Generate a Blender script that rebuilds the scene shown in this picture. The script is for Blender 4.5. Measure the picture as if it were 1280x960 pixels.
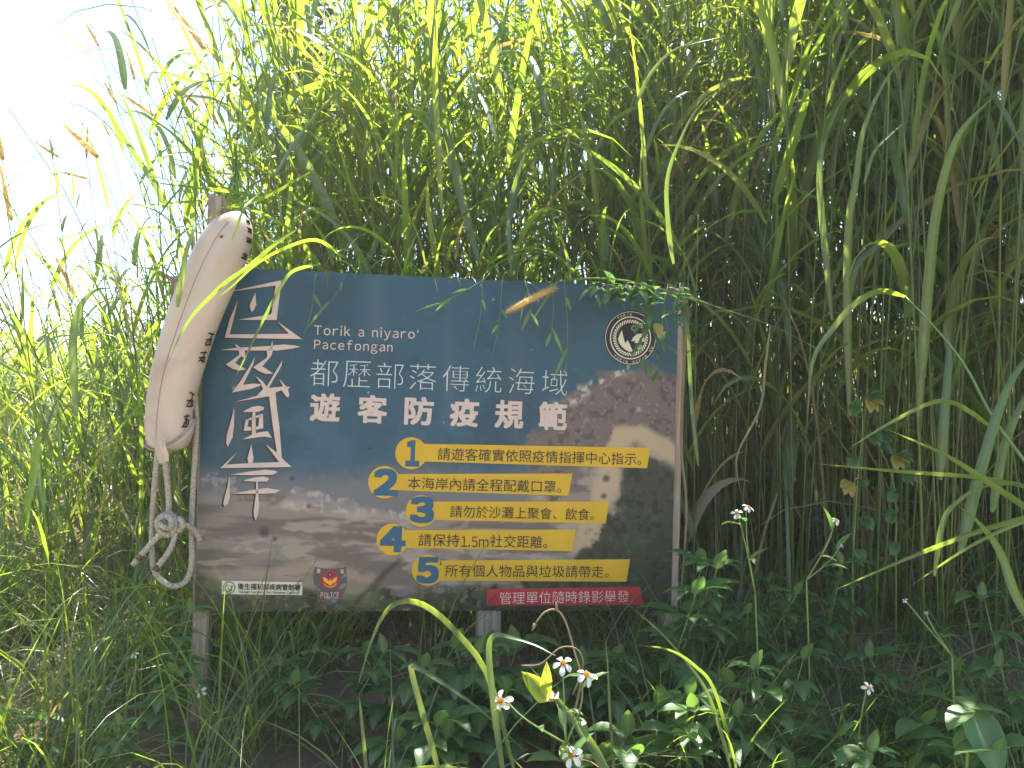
import bpy, bmesh, math, random
import numpy as np
from mathutils import Vector, Matrix, noise
R = math.radians
random.seed(7); rng = np.random.default_rng(11)
for o in list(bpy.data.objects): bpy.data.objects.remove(o)
scn = bpy.context.scene
COL = scn.collection

# ------------------------------------------------------------------ camera
EYE = 1.5
FPX = 960.0
cam = bpy.data.cameras.new('camera'); cam.lens = 27.0; cam.sensor_width = 36.0
cam.clip_start = 0.05; cam.clip_end = 3000
camo = bpy.data.objects.new('camera', cam); COL.objects.link(camo)
camo.location = (0, 0, EYE); camo.rotation_euler = (R(90), 0, 0)
scn.camera = camo
# ------------------------------------------------------------------ sky, sun, exposure
SUN_EL, SUN_AZ = 66.0, 13.0          # azimuth measured from +Y (view direction) towards +X
world = bpy.data.worlds.new('World'); scn.world = world; world.use_nodes = True
wn = world.node_tree.nodes; wl = world.node_tree.links
bg = wn['Background']; bg.inputs['Strength'].default_value = 0.11
sky = wn.new('ShaderNodeTexSky'); sky.sky_type = 'NISHITA'; sky.sun_disc = False
sky.sun_elevation = R(SUN_EL); sky.sun_rotation = R(SUN_AZ)
sky.air_density = 1.0; sky.dust_density = 0.6; sky.ozone_density = 1.0
wl.new(sky.outputs['Color'], bg.inputs['Color'])
sd = bpy.data.lights.new('sun', 'SUN'); sd.energy = 5.0; sd.angle = R(0.5); sd.color = (1.0, 0.95, 0.86)
so = bpy.data.objects.new('sun', sd); COL.objects.link(so)
_d = Vector((math.sin(R(SUN_AZ))*math.cos(R(SUN_EL)), math.cos(R(SUN_AZ))*math.cos(R(SUN_EL)), math.sin(R(SUN_EL))))
so.rotation_euler = _d.to_track_quat('Z', 'Y').to_euler(); so.location = (2, 6, 9)
vs = scn.view_settings
scn.display_settings.display_device = 'sRGB'
vs.view_transform = 'Standard'; vs.look = 'None'; vs.gamma = 1.0; vs.use_curve_mapping = False
vs.exposure = 1.95
cy = scn.cycles
cy.max_bounces = 10; cy.diffuse_bounces = 5; cy.transmission_bounces = 6; cy.glossy_bounces = 2
cy.transparent_max_bounces = 4; cy.use_denoising = True; cy.sample_clamp_indirect = 6.0
cy.caustics_reflective = False; cy.caustics_refractive = False

# ------------------------------------------------------------------ helpers
def srgb(r, g, b):
    f = lambda c: (c/255/12.92) if c/255 <= .04045 else ((c/255+.055)/1.055)**2.4
    return (f(r), f(g), f(b), 1.0)
def at(px, py, Y):
    """the point at distance Y in front of the camera seen at a place of the photograph"""
    return Vector(((px-640)/FPX*Y, Y, EYE+(480-py)/FPX*Y))
def tag(o, label=None, cat=None, group=None, kind=None):
    if label: o['label'] = label
    if cat: o['category'] = cat
    if group: o['group'] = group
    if kind: o['kind'] = kind
    return o
def empty(name, loc=(0, 0, 0)):
    o = bpy.data.objects.new(name, None); COL.objects.link(o); o.location = loc
    o.empty_display_size = .05
    return o
def link(name, me, m, parent=None):
    if m is not None: me.materials.append(m)
    o = bpy.data.objects.new(name, me); COL.objects.link(o)
    if parent is not None:
        o.parent = parent
        o.matrix_parent_inverse = Matrix.Identity(4)
    return o
class MB:
    """collects shapes in world coordinates; build() links ONE mesh object (local to its parent's place)"""
    def __init__(s): s.v = []; s.f = []; s.t = []
    def add(s, v, f, tint=0.5):
        n = len(s.v); s.v += [tuple(p) for p in v]; s.f += [tuple(i+n for i in q) for q in f]; s.t += ([(tint, 0.0, .3)]*len(v) if not isinstance(tint, list) else tint)
    def tube(s, pts, rad, k=7, tint=.5, caps=True, nub=0.0, laid=0.0):
        pts = [Vector(p) for p in pts]; n = len(pts)
        rad = rad if hasattr(rad, '__len__') else [rad]*n
        v = []; f = []; ref = None; arc = 0.0
        for i, p in enumerate(pts):
            if i: arc += (p-pts[i-1]).length
            t = (pts[min(i+1, n-1)]-pts[max(i-1, 0)]).normalized()
            if ref is None:
                ref = t.cross(Vector((0, 0, 1)) if abs(t.z) < .9 else Vector((1, 0, 0))).normalized()
            ref = (ref-t*ref.dot(t)).normalized(); b = t.cross(ref)
            for j in range(k):
                a = 2*math.pi*j/k
                v.append(p+(ref*math.cos(a)+b*math.sin(a))*rad[i]*(1+nub*random.uniform(-1, 1))*(1+(laid*abs(math.cos(2*(a+arc*150)))-laid*.6 if laid else 0)))
        for i in range(n-1):
            for j in range(k):
                f.append((i*k+j, i*k+(j+1) % k, (i+1)*k+(j+1) % k, (i+1)*k+j))
        if caps: f.append(tuple(range(k-1, -1, -1))); f.append(tuple((n-1)*k+j for j in range(k)))
        s.add(v, f, tint)
    def box(s, M, sx, sy, sz, bev=0.0, tint=.5):
        bm = bmesh.new(); bmesh.ops.create_cube(bm, size=1)
        for v in bm.verts: v.co = Vector((v.co.x*sx, v.co.y*sy, v.co.z*sz))
        if bev: bmesh.ops.bevel(bm, geom=bm.edges[:], offset=bev, segments=2, affect='EDGES')
        bm.verts.index_update()
        s.add([M @ v.co for v in bm.verts], [tuple(v.index for v in q.verts) for q in bm.faces], tint); bm.free()
    def ribbon(s, pts, width, roll=0.0, fold=.18, tint=.5, prof=None, face=None):
        """a leaf blade along pts; width is its full breadth; its broad side turns to face (default: the camera's side), rolled by roll"""
        n = len(pts); v = []; f = []
        for i, p in enumerate(pts):
            t = (pts[min(i+1, n-1)]-pts[max(i-1, 0)]).normalized()
            w = face if face is not None else (p-Vector((0, 0, EYE))).normalized()
            sd_ = t.cross(w)
            if sd_.length < 1e-4: sd_ = t.cross(Vector((1, 0, 0)))
            sd_.normalize(); nn = sd_.cross(t).normalized()
            r_ = roll if not hasattr(roll, '__len__') else roll[0]+(roll[1]-roll[0])*i/(n-1)
            sd2 = sd_*math.cos(r_)+nn*math.sin(r_); nn2 = nn*math.cos(r_)-sd_*math.sin(r_)
            u = i/(n-1)
            ww = width*(prof(u) if prof else min(1, .45+u*5)*max(0.02, (1-u**2.6)))/2
            v += [p-sd2*ww, p+nn2*ww*fold*2, p+sd2*ww]
        for i in range(n-1):
            a = i*3; f += [(a, a+1, a+4, a+3), (a+1, a+2, a+5, a+4)]
        s.add(v, f, [(tint, float(j_ == 1), i_/(n-1)) for i_ in range(n) for j_ in range(3)])
    def mesh(s, name, origin=(0, 0, 0), smooth=True):
        me = bpy.data.meshes.new(name); o = Vector(origin)
        me.from_pydata([Vector(p)-o for p in s.v], [], s.f); me.update()
        at_ = me.attributes.new('blade', 'FLOAT_VECTOR', 'POINT'); at_.data.foreach_set('vector', np.array(s.t, np.float32).ravel())
        if smooth: me.polygons.foreach_set('use_smooth', [True]*len(me.polygons))
        return me
    def build(s, name, m, parent=None, origin=None, smooth=True):
        og = origin if origin is not None else (parent_world(parent) if parent is not None else (0, 0, 0))
        o = link(name, s.mesh(name, og, smooth), m, parent)
        if parent is None and origin is not None: o.location = origin
        return o
def parent_world(p):
    v = Vector((0, 0, 0))
    while p is not None: v += p.location; p = p.parent
    return v
def spline(pts, n):
    """Catmull-Rom through pts"""
    P = [Vector(p) for p in pts]; P = [P[0]*2-P[1]]+P+[P[-1]*2-P[-2]]
    out = []; m = len(P)-3
    for i in range(n):
        t = i/(n-1)*m; k = min(int(t), m-1); t -= k
        a, b, c, d = P[k:k+4]
        out.append(.5*((2*b)+(c-a)*t+(2*a-5*b+4*c-d)*t*t+(3*b-a-3*c+d)*t**3))
    return out
def sstep(a, b, x):
    t = np.clip((x-a)/(b-a), 0, 1); return t*t*(3-2*t)

# ------------------------------------------------------------------ materials
def mat(name):
    m = bpy.data.materials.new(name); m.use_nodes = True
    n = m.node_tree.nodes; return m, n, m.node_tree.links, n['Principled BSDF']
def spec(b, v):
    b.inputs['Specular IOR Level'].default_value = v
def simple(name, col, rough=.6, sp=.4, noise_scale=0, dark=.6, bump=0):
    m, n, l, b = mat(name); b.inputs['Roughness'].default_value = rough; spec(b, sp)
    b.inputs['Base Color'].default_value = col
    if noise_scale:
        tc = n.new('ShaderNodeTexCoord'); nz = n.new('ShaderNodeTexNoise'); nz.inputs['Scale'].default_value = noise_scale
        nz.inputs['Detail'].default_value = 6
        l.new(tc.outputs['Object'], nz.inputs['Vector'])
        cr = n.new('ShaderNodeValToRGB'); cr.color_ramp.elements[0].position = .3; cr.color_ramp.elements[1].position = .7
        cr.color_ramp.elements[0].color = tuple(c*dark for c in col[:3])+(1,); cr.color_ramp.elements[1].color = col
        l.new(nz.outputs['Fac'], cr.inputs['Fac']); l.new(cr.outputs['Color'], b.inputs['Base Color'])
        if bump:
            bp = n.new('ShaderNodeBump'); bp.inputs['Strength'].default_value = bump; bp.inputs['Distance'].default_value = .01
            l.new(nz.outputs['Fac'], bp.inputs['Height']); l.new(bp.outputs['Normal'], b.inputs['Normal'])
    return m
def leaf_mat(name, stops, trans, rough=.42, mixf=.5, sp=.5, ribk=.7):
    """thin leaf: reflecting and letting light through; tint (0..1, one value per blade) picks the colour of the blade itself"""
    m, n, l, b = mat(name); out = n['Material Output']
    at_ = n.new('ShaderNodeAttribute'); at_.attribute_name = 'blade'; sx = n.new('ShaderNodeSeparateXYZ'); l.new(at_.outputs['Vector'], sx.inputs[0])
    cr = n.new('ShaderNodeValToRGB'); cr2 = n.new('ShaderNodeValToRGB')
    for ramp, cols in ((cr, stops), (cr2, trans)):
        e = ramp.color_ramp.elements
        while len(e) < len(cols): e.new(.5)
        for q, (p, c) in zip(e, cols): q.position = p; q.color = (*c, 1)
        l.new(sx.outputs[0], ramp.inputs['Fac'])
    tc = n.new('ShaderNodeTexCoord'); nz = n.new('ShaderNodeTexNoise'); nz.inputs['Scale'].default_value = 14; nz.inputs['Detail'].default_value = 3
    l.new(tc.outputs['Object'], nz.inputs['Vector'])
    mr = n.new('ShaderNodeMapRange'); mr.inputs['From Min'].default_value = .25; mr.inputs['From Max'].default_value = .75
    mr.inputs['To Min'].default_value = .7; mr.inputs['To Max'].default_value = 1.25
    def math_(op, a, b_=None, c_=None):
        q = n.new('ShaderNodeMath'); q.operation = op; q.use_clamp = op in ('MULTIPLY', 'MULTIPLY_ADD')
        for i_, z in enumerate((a, b_, c_)):
            if z is None: continue
            if isinstance(z, (int, float)): q.inputs[i_].default_value = z
            else: l.new(z, q.inputs[i_])
        return q.outputs[0]
    vein = n.new('ShaderNodeMath'); vein.operation = 'SINE'; vk = n.new('ShaderNodeMath'); vk.operation = 'MULTIPLY'; vk.inputs[1].default_value = 26.0
    l.new(sx.outputs[1], vk.inputs[0]); l.new(vk.outputs[0], vein.inputs[0])
    va_ = n.new('ShaderNodeMath'); va_.operation = 'MULTIPLY_ADD'; va_.inputs[1].default_value = .06; l.new(vein.outputs[0], va_.inputs[0]); l.new(nz.outputs['Fac'], va_.inputs[2]); l.new(va_.outputs[0], mr.inputs['Value'])
    rib = math_('MULTIPLY', math_('POWER', sx.outputs[1], 2.6), ribk)
    tipn = math_('ADD', sx.outputs[2], math_('MULTIPLY_ADD', nz.outputs['Fac'], .5, -.25)) if False else math_('ADD', sx.outputs[2], math_('MULTIPLY', nz.outputs['Fac'], .22))
    tip = math_('MULTIPLY', math_('MULTIPLY_ADD', tipn, 9.0, -9.4), .85)
    sp2 = n.new('ShaderNodeTexNoise'); sp2.inputs['Scale'].default_value = 90; sp2.inputs['Detail'].default_value = 2; l.new(tc.outputs['Object'], sp2.inputs['Vector'])
    spot = math_('MULTIPLY', math_('MULTIPLY_ADD', sp2.outputs['Fac'], 14.0, -9.6), .7)
    def wear(src, ribc, tipc):
        for f_, c_ in ((rib, ribc), (tip, tipc), (spot, tipc)):
            x = n.new('ShaderNodeMix'); x.data_type = 'RGBA'; l.new(f_, x.inputs[0]); l.new(src, x.inputs[6]); x.inputs[7].default_value = (*c_, 1); src = x.outputs[2]
        return src
    def mul(src):
        x = n.new('ShaderNodeMix'); x.data_type = 'RGBA'; x.blend_type = 'MULTIPLY'; x.inputs[0].default_value = 1
        l.new(src, x.inputs[6]); l.new(mr.outputs['Result'], x.inputs[7]); return x.outputs[2]
    l.new(wear(mul(cr.outputs['Color']), (.20, .26, .12), (.22, .15, .07)), b.inputs['Base Color'])
    b.inputs['Roughness'].default_value = rough; spec(b, sp)
    tr = n.new('ShaderNodeBsdfTranslucent'); l.new(wear(mul(cr2.outputs['Color']), (.30, .36, .08), (.34, .20, .06)), tr.inputs['Color'])
    mx = n.new('ShaderNodeMixShader'); mx.inputs['Fac'].default_value = mixf
    l.new(b.outputs['BSDF'], mx.inputs[1]); l.new(tr.outputs['BSDF'], mx.inputs[2]); l.new(mx.outputs['Shader'], out.inputs['Surface'])
    return m
GREEN = [(0, (.032, .068, .026)), (.6, (.055, .098, .028)), (.85, (.095, .125, .034)), (.93, (.18, .135, .06)), (1, (.24, .17, .08))]
GTRAN = [(0, (.36, .58, .03)), (.6, (.52, .68, .04)), (.85, (.64, .70, .07)), (.93, (.40, .28, .08)), (1, (.36, .24, .10))]
M = {}
M['grass'] = leaf_mat('grass_blade', GREEN, GTRAN, .30, .48, .8)
M['leaf'] = leaf_mat('broad_leaf', [(0, (.06, .13, .045)), (.7, (.10, .19, .055)), (.9, (.16, .22, .05)), (1, (.42, .27, .03))],
                     [(0, (.14, .40, .05)), (.7, (.26, .50, .05)), (.9, (.45, .55, .05)), (1, (.62, .38, .03))], .38, .42, .5)
M['shrub'] = leaf_mat('shrub_leaf', [(0, (.06, .08, .03)), (1, (.14, .10, .055))], [(0, (.18, .22, .05)), (1, (.26, .15, .06))], .5, .4)
M['dry'] = leaf_mat('dry_straw', [(0, (.17, .12, .075)), (1, (.33, .25, .14))], [(0, (.22, .13, .06)), (1, (.40, .28, .12))], .6, .3, .3)
M['seed'] = leaf_mat('seed_bristle', [(0, (.50, .36, .14)), (1, (.66, .52, .26))], [(0, (.80, .58, .18)), (1, (.90, .74, .36))], .6, .6, .3, 0)
M['young_lit'] = leaf_mat('young_lit_leaf', [(0, (.20, .26, .04)), (1, (.20, .26, .04))], [(0, (.80, .88, .05)), (1, (.80, .88, .05))], .4, .62)  # brighter copy of the leaf material, backlit glow put into its colour
M['petal'] = leaf_mat('white_petal', [(0, (.80, .80, .76)), (1, (.80, .80, .76))], [(0, (.8, .8, .74)), (1, (.8, .8, .74))], .5, .4, .3, 0)
M['disc'] = simple('orange_flower_disc', (.62, .27, .015, 1), .7, .2, 600, .6)
M['stem'] = simple('green_stem', (.14, .22, .05, 1), .5, .4, 30, .7)
M['twig'] = simple('brown_twig', (.13, .09, .055, 1), .8, .2, 40, .5)

# ------------------------------------------------------------------ ground
def ground_z(x, y):
    x = np.asarray(x, float); y = np.asarray(y, float)
    z = .62*sstep(.45, 1.75, y)+.17*np.clip(y-1.75, 0, 7)
    z = z+np.clip(x+1.2, 0, 4)*.10*sstep(1.6, 3, y)*(1-sstep(12, 30, y))
    z = z+.03*np.sin(x*2.1+y*1.3)*sstep(.6, 1.6, y)+.015*np.sin(x*5.3-y*4.1)*sstep(.6, 1.6, y)
    return z
def gz(x, y): return float(ground_z(x, y))
xs = np.concatenate([np.array([-900, -300, -100, -40, -18, -9, -6]), np.arange(-4.6, 4.61, .1), np.array([6, 9, 18, 40, 100, 300, 900])])
ys = np.concatenate([np.array([-900, -300, -100, -30, -10, -5, -2.4, -1, 0]), np.arange(.3, 6.6, .1), np.array([7.4, 8.75, 11, 15, 22, 40, 100, 300, 900])])
X, Y = np.meshgrid(xs, ys); Z = ground_z(X, Y)
near = (np.abs(X) < 5) & (Y > .6) & (Y < 6.6); Z = Z+near*rng.normal(0, .006, Z.shape)
nx, ny = len(xs), len(ys)
me = bpy.data.meshes.new('ground')
me.from_pydata(np.c_[X.ravel(), Y.ravel(), Z.ravel()].tolist(), [], [(j*nx+i, j*nx+i+1, (j+1)*nx+i+1, (j+1)*nx+i) for j in range(ny-1) for i in range(nx-1)])
me.polygons.foreach_set('use_smooth', [True]*len(me.polygons))
soil = simple('leaf_litter_soil', (.21, .155, .10, 1), .95, .1, 9, .5, .8)
tag(link('ground', me, soil), kind='structure')
# unseen pale lane under the viewer, added to bounce sunlight onto the board
rm = bpy.data.meshes.new('bounce_road'); rm.from_pydata([(-60, -6, .006), (60, -6, .006), (60, .42, .006), (-60, .42, .006)], [], [(0, 1, 2, 3)])
tag(link('bounce_road', rm, simple('bounce_concrete', (.42, .36, .28, 1), .9, .2, 3, .7)), kind='structure')

# ------------------------------------------------------------------ thin haze volume added to stand in for a lens flare veil
hm = bpy.data.materials.new('flare_veil'); hm.use_nodes = True; hn = hm.node_tree.nodes; hn.clear()
ho = hn.new('ShaderNodeOutputMaterial'); hv = hn.new('ShaderNodeVolumePrincipled')
hv.inputs['Color'].default_value = (1, .97, .90, 1); hv.inputs['Density'].default_value = .0055; hv.inputs['Anisotropy'].default_value = .2
hm.node_tree.links.new(hv.outputs['Volume'], ho.inputs['Volume'])
k_ = bmesh.new(); bmesh.ops.create_cube(k_, size=1)
for v in k_.verts: v.co = Vector((v.co.x*1820, v.co.y*1820, -1.1 if v.co.z < 0 else 5.4))
hme = bpy.data.meshes.new('flare_haze'); k_.to_mesh(hme); k_.free(); tag(link('flare_haze', hme, hm), kind='stuff')
cy.volume_bounces = 0

# ------------------------------------------------------------------ the sign's place: a rigid panel 1.2 m wide, turned 6.8 degrees, leaning 1.8
SW, SH, ST = 1.2, .845, .005
_rx, _ry, _rz = -0.01806563, 0.03160746, 0.11895373
SM = Matrix.Translation((-.16682423, 1.95110238, EYE-.1516646)) @ (Matrix.Rotation(_rz, 4, 'Z') @ Matrix.Rotation(_rx, 4, 'X') @ Matrix.Rotation(_ry, 4, 'Y'))
SMI = SM.inverted()
def uv(px, py, d=0.0):
    """a place of the photograph on the board's face, in the board's own metres"""
    o = SMI @ Vector((0, 0, EYE)); q = SMI @ at(px, py, 1.0); r = q-o
    t = (-d-o.y)/r.y; p = o+r*t
    return p.x, p.z
def onboard(u, v, d): return Vector((u, -d, v))

# ------------------------------------------------------------------ the sign
sign = empty('notice_board'); sign.matrix_world = SM
tag(sign, 'large blue printed notice board with yellow numbered rules, nailed to grey wooden posts', 'sign')

def fbm(u, v, s, oct=4, seed=0.0):
    """plain value noise, numpy, for the printed photograph"""
    out = np.zeros_like(u); amp = .5
    for k in range(oct):
        g = np.random.default_rng(int(seed*100)+k*17+3).random((64, 64))
        x = (u*s+seed*3.1) % 64; y = (v*s+seed*1.7) % 64
        i = np.floor(x).astype(int); j = np.floor(y).astype(int); fx = x-i; fy = y-j
        fx = fx*fx*(3-2*fx); fy = fy*fy*(3-2*fy)
        a = g[j % 64, i % 64]; b = g[j % 64, (i+1) % 64]; c = g[(j+1) % 64, i % 64]; d = g[(j+1) % 64, (i+1) % 64]
        out += amp*((a*(1-fx)+b*fx)*(1-fy)+(c*(1-fx)+d*fx)*fy); s *= 2.03; amp *= .5
    return out
def poly_mask(px, py, poly, soft):
    """soft inside-mask of a polygon, in the photograph's own pixels"""
    inside = np.zeros(px.shape, bool); dist = np.full(px.shape, 1e9); n = len(poly)
    for i in range(n):
        x0, y0 = poly[i]; x1, y1 = poly[(i+1) % n]
        c = ((y0 > py) != (y1 > py)) & (px < (x1-x0)*(py-y0)/((y1-y0) or 1e-9)+x0); inside ^= c
        t = np.clip(((px-x0)*(x1-x0)+(py-y0)*(y1-y0))/((x1-x0)**2+(y1-y0)**2+1e-9), 0, 1)
        dist = np.minimum(dist, np.hypot(px-x0-t*(x1-x0), py-y0-t*(y1-y0)))
    return sstep(-soft, soft, np.where(inside, dist, -dist))
def lin(r, g, b): return np.array(srgb(r, g, b)[:3])
GX, GY = 520, 366
ug = np.linspace(-SW/2, SW/2, GX); vg = np.linspace(-SH/2, SH/2, GY)
U, V = np.meshgrid(ug, vg)
A = np.array(SM)
WX = A[0, 0]*U+A[0, 2]*V+A[0, 3]; WY = A[1, 0]*U+A[1, 2]*V+A[1, 3]; WZ = A[2, 0]*U+A[2, 2]*V+A[2, 3]
PX = 640+FPX*WX/WY; PY = 480-FPX*(WZ-EYE)/WY
n1 = fbm(U, V, 6, 5, 1); n2 = fbm(U, V, 22, 4, 2); n3 = fbm(U, V, 70, 3, 3); n4 = fbm(U*.25, V*2.2, 22, 4, 4)
wx = PX+(n1-.47)*46+(n2-.47)*22; wy = PY+(fbm(U, V, 7, 5, 5)-.47)*40+(n3-.47)*10
def over(img, col, m): return img*(1-m[..., None])+np.asarray(col)*m[..., None]
img = np.zeros(U.shape+(3,))+lin(56, 94, 108)
img = over(img, lin(46, 78, 92), sstep(.4, .6, n1)*.7)
img = over(img, lin(78, 110, 126), sstep(.5, .68, fbm(U, V, 9, 5, 6))*sstep(430, 560, PY)*.6)
img = over(img, lin(44, 92, 100), (1-sstep(240, 420, PX))*.6)
# the wet grey shallows under the sea on the left, foam, then sand
img = img*np.array([.56, .76, .84])
img = over(img, lin(112, 112, 116), sstep(566, 612, wy)*(1-sstep(640, 760, wx)))
sand = [(200, 612), (330, 610), (420, 632), (520, 650), (640, 640), (700, 560), (690, 520), (720, 490), (760, 465), (800, 470), (900, 460), (900, 800), (200, 800)]
ms = poly_mask(wx, wy, sand, 6)
sandc = over(np.zeros(U.shape+(3,))+lin(140, 128, 118), lin(110, 97, 90), sstep(.38, .58, n4))
sandc = over(sandc, lin(170, 155, 138), sstep(.52, .66, fbm(U*.5, V*1.6, 26, 4, 8))*.7)
img = img*(1-ms[..., None])+sandc*ms[..., None]
foam = poly_mask(PX+(n2-.47)*40, PY+(n3-.47)*16+(n2-.47)*14, [(345, 622), (372, 612), (420, 622), (470, 634), (520, 646), (520, 654), (455, 646), (400, 642), (350, 636)], 3)
img = over(img, lin(184, 170, 158), foam*(.25+.6*sstep(.42, .62, n3)))
foam2 = poly_mask(PX+(n2-.47)*34, PY+(n3-.47)*22, [(240, 592), (275, 590), (300, 606), (330, 618), (345, 640), (300, 622), (262, 612), (240, 606)], 3)
img = over(img, lin(178, 172, 166), foam2*.4*sstep(.36, .55, n3))
wr = np.exp(-((PY-(668+.04*(PX-300)+(n1-.47)*40))/2.2)**2)+np.exp(-((PY-(690+(n1-.47)*60))/2.6)**2)
img = over(img, lin(188, 166, 146), np.clip(wr*sstep(.4, .6, n2)*(PX < 640), 0, 1)*.6)
img = over(img, lin(170, 148, 128), poly_mask(wx, wy, [(262, 706), (330, 716), (370, 700), (420, 706), (470, 716), (470, 735), (420, 742), (350, 738), (280, 732)], 8)*.7)
# the dark sand hill and the pale track on the right
hill = poly_mask(PX+(n2-.47)*26, PY+(n2-.47)*24, [(655, 560), (700, 512), (720, 490), (752, 468), (800, 462), (860, 466), (860, 556), (790, 546), (740, 570), (690, 640)], 6)
img = over(img, lin(112, 97, 92), hill)
img = over(img, lin(66, 60, 60), hill*sstep(.47, .6, n3)*.75)
img = over(img, lin(148, 132, 120), hill*sstep(.53, .62, fbm(U, V, 110, 2, 9))*.7)
fo = np.exp(-((PY-(497-.42*(PX-712)+(n2-.47)*26))/6)**2)*sstep(676, 706, PX)*(1-sstep(772, 800, PX))
img = over(img, lin(202, 190, 170), fo*sstep(.38, .56, n3)*.9)
track = poly_mask(PX+(n2-.47)*16, PY+(n2-.47)*18, [(752, 560), (770, 535), (800, 532), (838, 550), (860, 580), (860, 600), (836, 576), (800, 556), (776, 566), (768, 610), (762, 650), (735, 690), (712, 690), (735, 640), (744, 600)], 5)
img = over(img, lin(182, 160, 128), track)
forest = poly_mask(PX+(n2-.47)*30, PY+(n2-.47)*30, [(775, 580), (800, 566), (830, 580), (870, 610), (870, 800), (560, 800), (600, 742), (660, 728), (720, 700), (740, 668), (770, 640)], 5)
img = over(img, lin(44, 56, 36), forest)
img = over(img, lin(22, 32, 22), forest*sstep(.44, .58, fbm(U, V, 60, 3, 10)))
img = over(img, lin(70, 82, 54), forest*sstep(.56, .66, fbm(U, V, 80, 3, 12))*.6)
veg = poly_mask(PX+(n2-.47)*30, PY+(n2-.47)*34, [(240, 714), (262, 722), (300, 740), (380, 742), (440, 744), (520, 742), (600, 730), (600, 800), (240, 800)], 6)
img = over(img, lin(62, 70, 46), veg)
img = over(img, lin(34, 44, 30), veg*sstep(.44, .58, fbm(U, V, 55, 3, 13)))
img = over(img, lin(126, 120, 78), veg*sstep(.55, .63, fbm(U, V, 90, 3, 14))*.8)
img = over(img, lin(112, 118, 66), poly_mask(wx, wy, [(255, 712), (300, 730), (330, 736), (330, 742), (250, 730)], 5)*.5)
img = over(img, lin(108, 112, 70), poly_mask(wx, wy, [(375, 722), (470, 728), (466, 756), (440, 760), (400, 740)], 6)*.6)
cr_ = np.exp(-((PX-(490+.9*(705-PY)+(n2-.47)*20))/5)**2)*sstep(690, 705, PY)
img = over(img, lin(52, 44, 38), cr_*.8)
for _ in range(34):                                    # rocks, chips and specks of dirt on the print
    a, b = rng.uniform(250, 840), rng.uniform(345, 755); r_ = rng.uniform(.5, 1.4) if rng.random() < .9 else 3
    c = lin(190, 190, 180) if b < 560 else lin(70, 58, 50)
    img = over(img, c, np.clip(1.4-np.hypot(PX-a, PY-b)/r_, 0, 1)*rng.uniform(.4, .9))
for a, b, r_ in ((330, 665, 5.5), (343, 674, 2.5), (363, 598, 2.6), (758, 598, 4), (790, 620, 4), (757, 620, 3)):
    img = over(img, lin(60, 50, 44), np.clip(1.6-np.hypot(wx*.2+PX*.8-a, PY-b)/r_, 0, 1)*.85)
for a, b, w_, l_ in ((300, 560, 9, 160), (470, 420, 14, 200), (560, 480, 7, 150), (645, 520, 10, 190), (250, 620, 8, 90), (800, 480, 8, 140)):   # rain-washed dirt runs
    img = over(img, lin(150, 140, 130), np.exp(-((PX-a)/w_)**2)*sstep(b-l_, b, PY)*(1-sstep(b, b+l_*.4, PY))*.10)
img = over(img, lin(150, 140, 120), sstep(.52, .75, n3)*.07)
bw = poly_mask(PX, PY, [(846, 366), (852, 366), (842, 760), (834, 760)], 2)
img = np.clip(img*.74, 0, 1)*np.array([1.04, 1.0, .94])
me = bpy.data.meshes.new('panel')
vv = np.c_[U.ravel(), np.full(U.size, -.0002), V.ravel()]
idx = np.arange(GX*GY).reshape(GY, GX)
ff = np.stack([idx[:-1, :-1], idx[:-1, 1:], idx[1:, 1:], idx[1:, :-1]], -1).reshape(-1, 4)
me.from_pydata(vv.tolist(), [], ff.tolist())
ca = me.color_attributes.new('print', 'FLOAT_COLOR', 'POINT')
ca.data.foreach_set('color', np.c_[img.reshape(-1, 3), np.ones(U.size)].ravel().astype(np.float32))
pm, n, l, b = mat('printed_panel'); b.inputs['Roughness'].default_value = .42; spec(b, .35)
a_ = n.new('ShaderNodeAttribute'); a_.attribute_name = 'print'; l.new(a_.outputs['Color'], b.inputs['Base Color'])
tc = n.new('ShaderNodeTexCoord'); nz = n.new('ShaderNodeTexNoise'); nz.inputs['Scale'].default_value = 5; nz.inputs['Detail'].default_value = 6
l.new(tc.outputs['Object'], nz.inputs['Vector'])
mr = n.new('ShaderNodeMapRange'); mr.inputs['To Min'].default_value = .34; mr.inputs['To Max'].default_value = .6
l.new(nz.outputs['Fac'], mr.inputs['Value']); l.new(mr.outputs['Result'], b.inputs['Roughness'])
bp = n.new('ShaderNodeBump'); bp.inputs['Strength'].default_value = .06; bp.inputs['Distance'].default_value = .01
l.new(nz.outputs['Fac'], bp.inputs['Height']); l.new(bp.outputs['Normal'], b.inputs['Normal'])
link('panel', me, pm, sign)
M['alu'] = simple('grey_backing_sheet', (.32, .31, .29, 1), .6, .4, 30, .7)
k = MB(); k.box(Matrix.Translation((0, ST/2, 0)), SW, ST, SH); link('backing_sheet', k.mesh('backing_sheet', smooth=False), M['alu'], sign)

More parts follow.
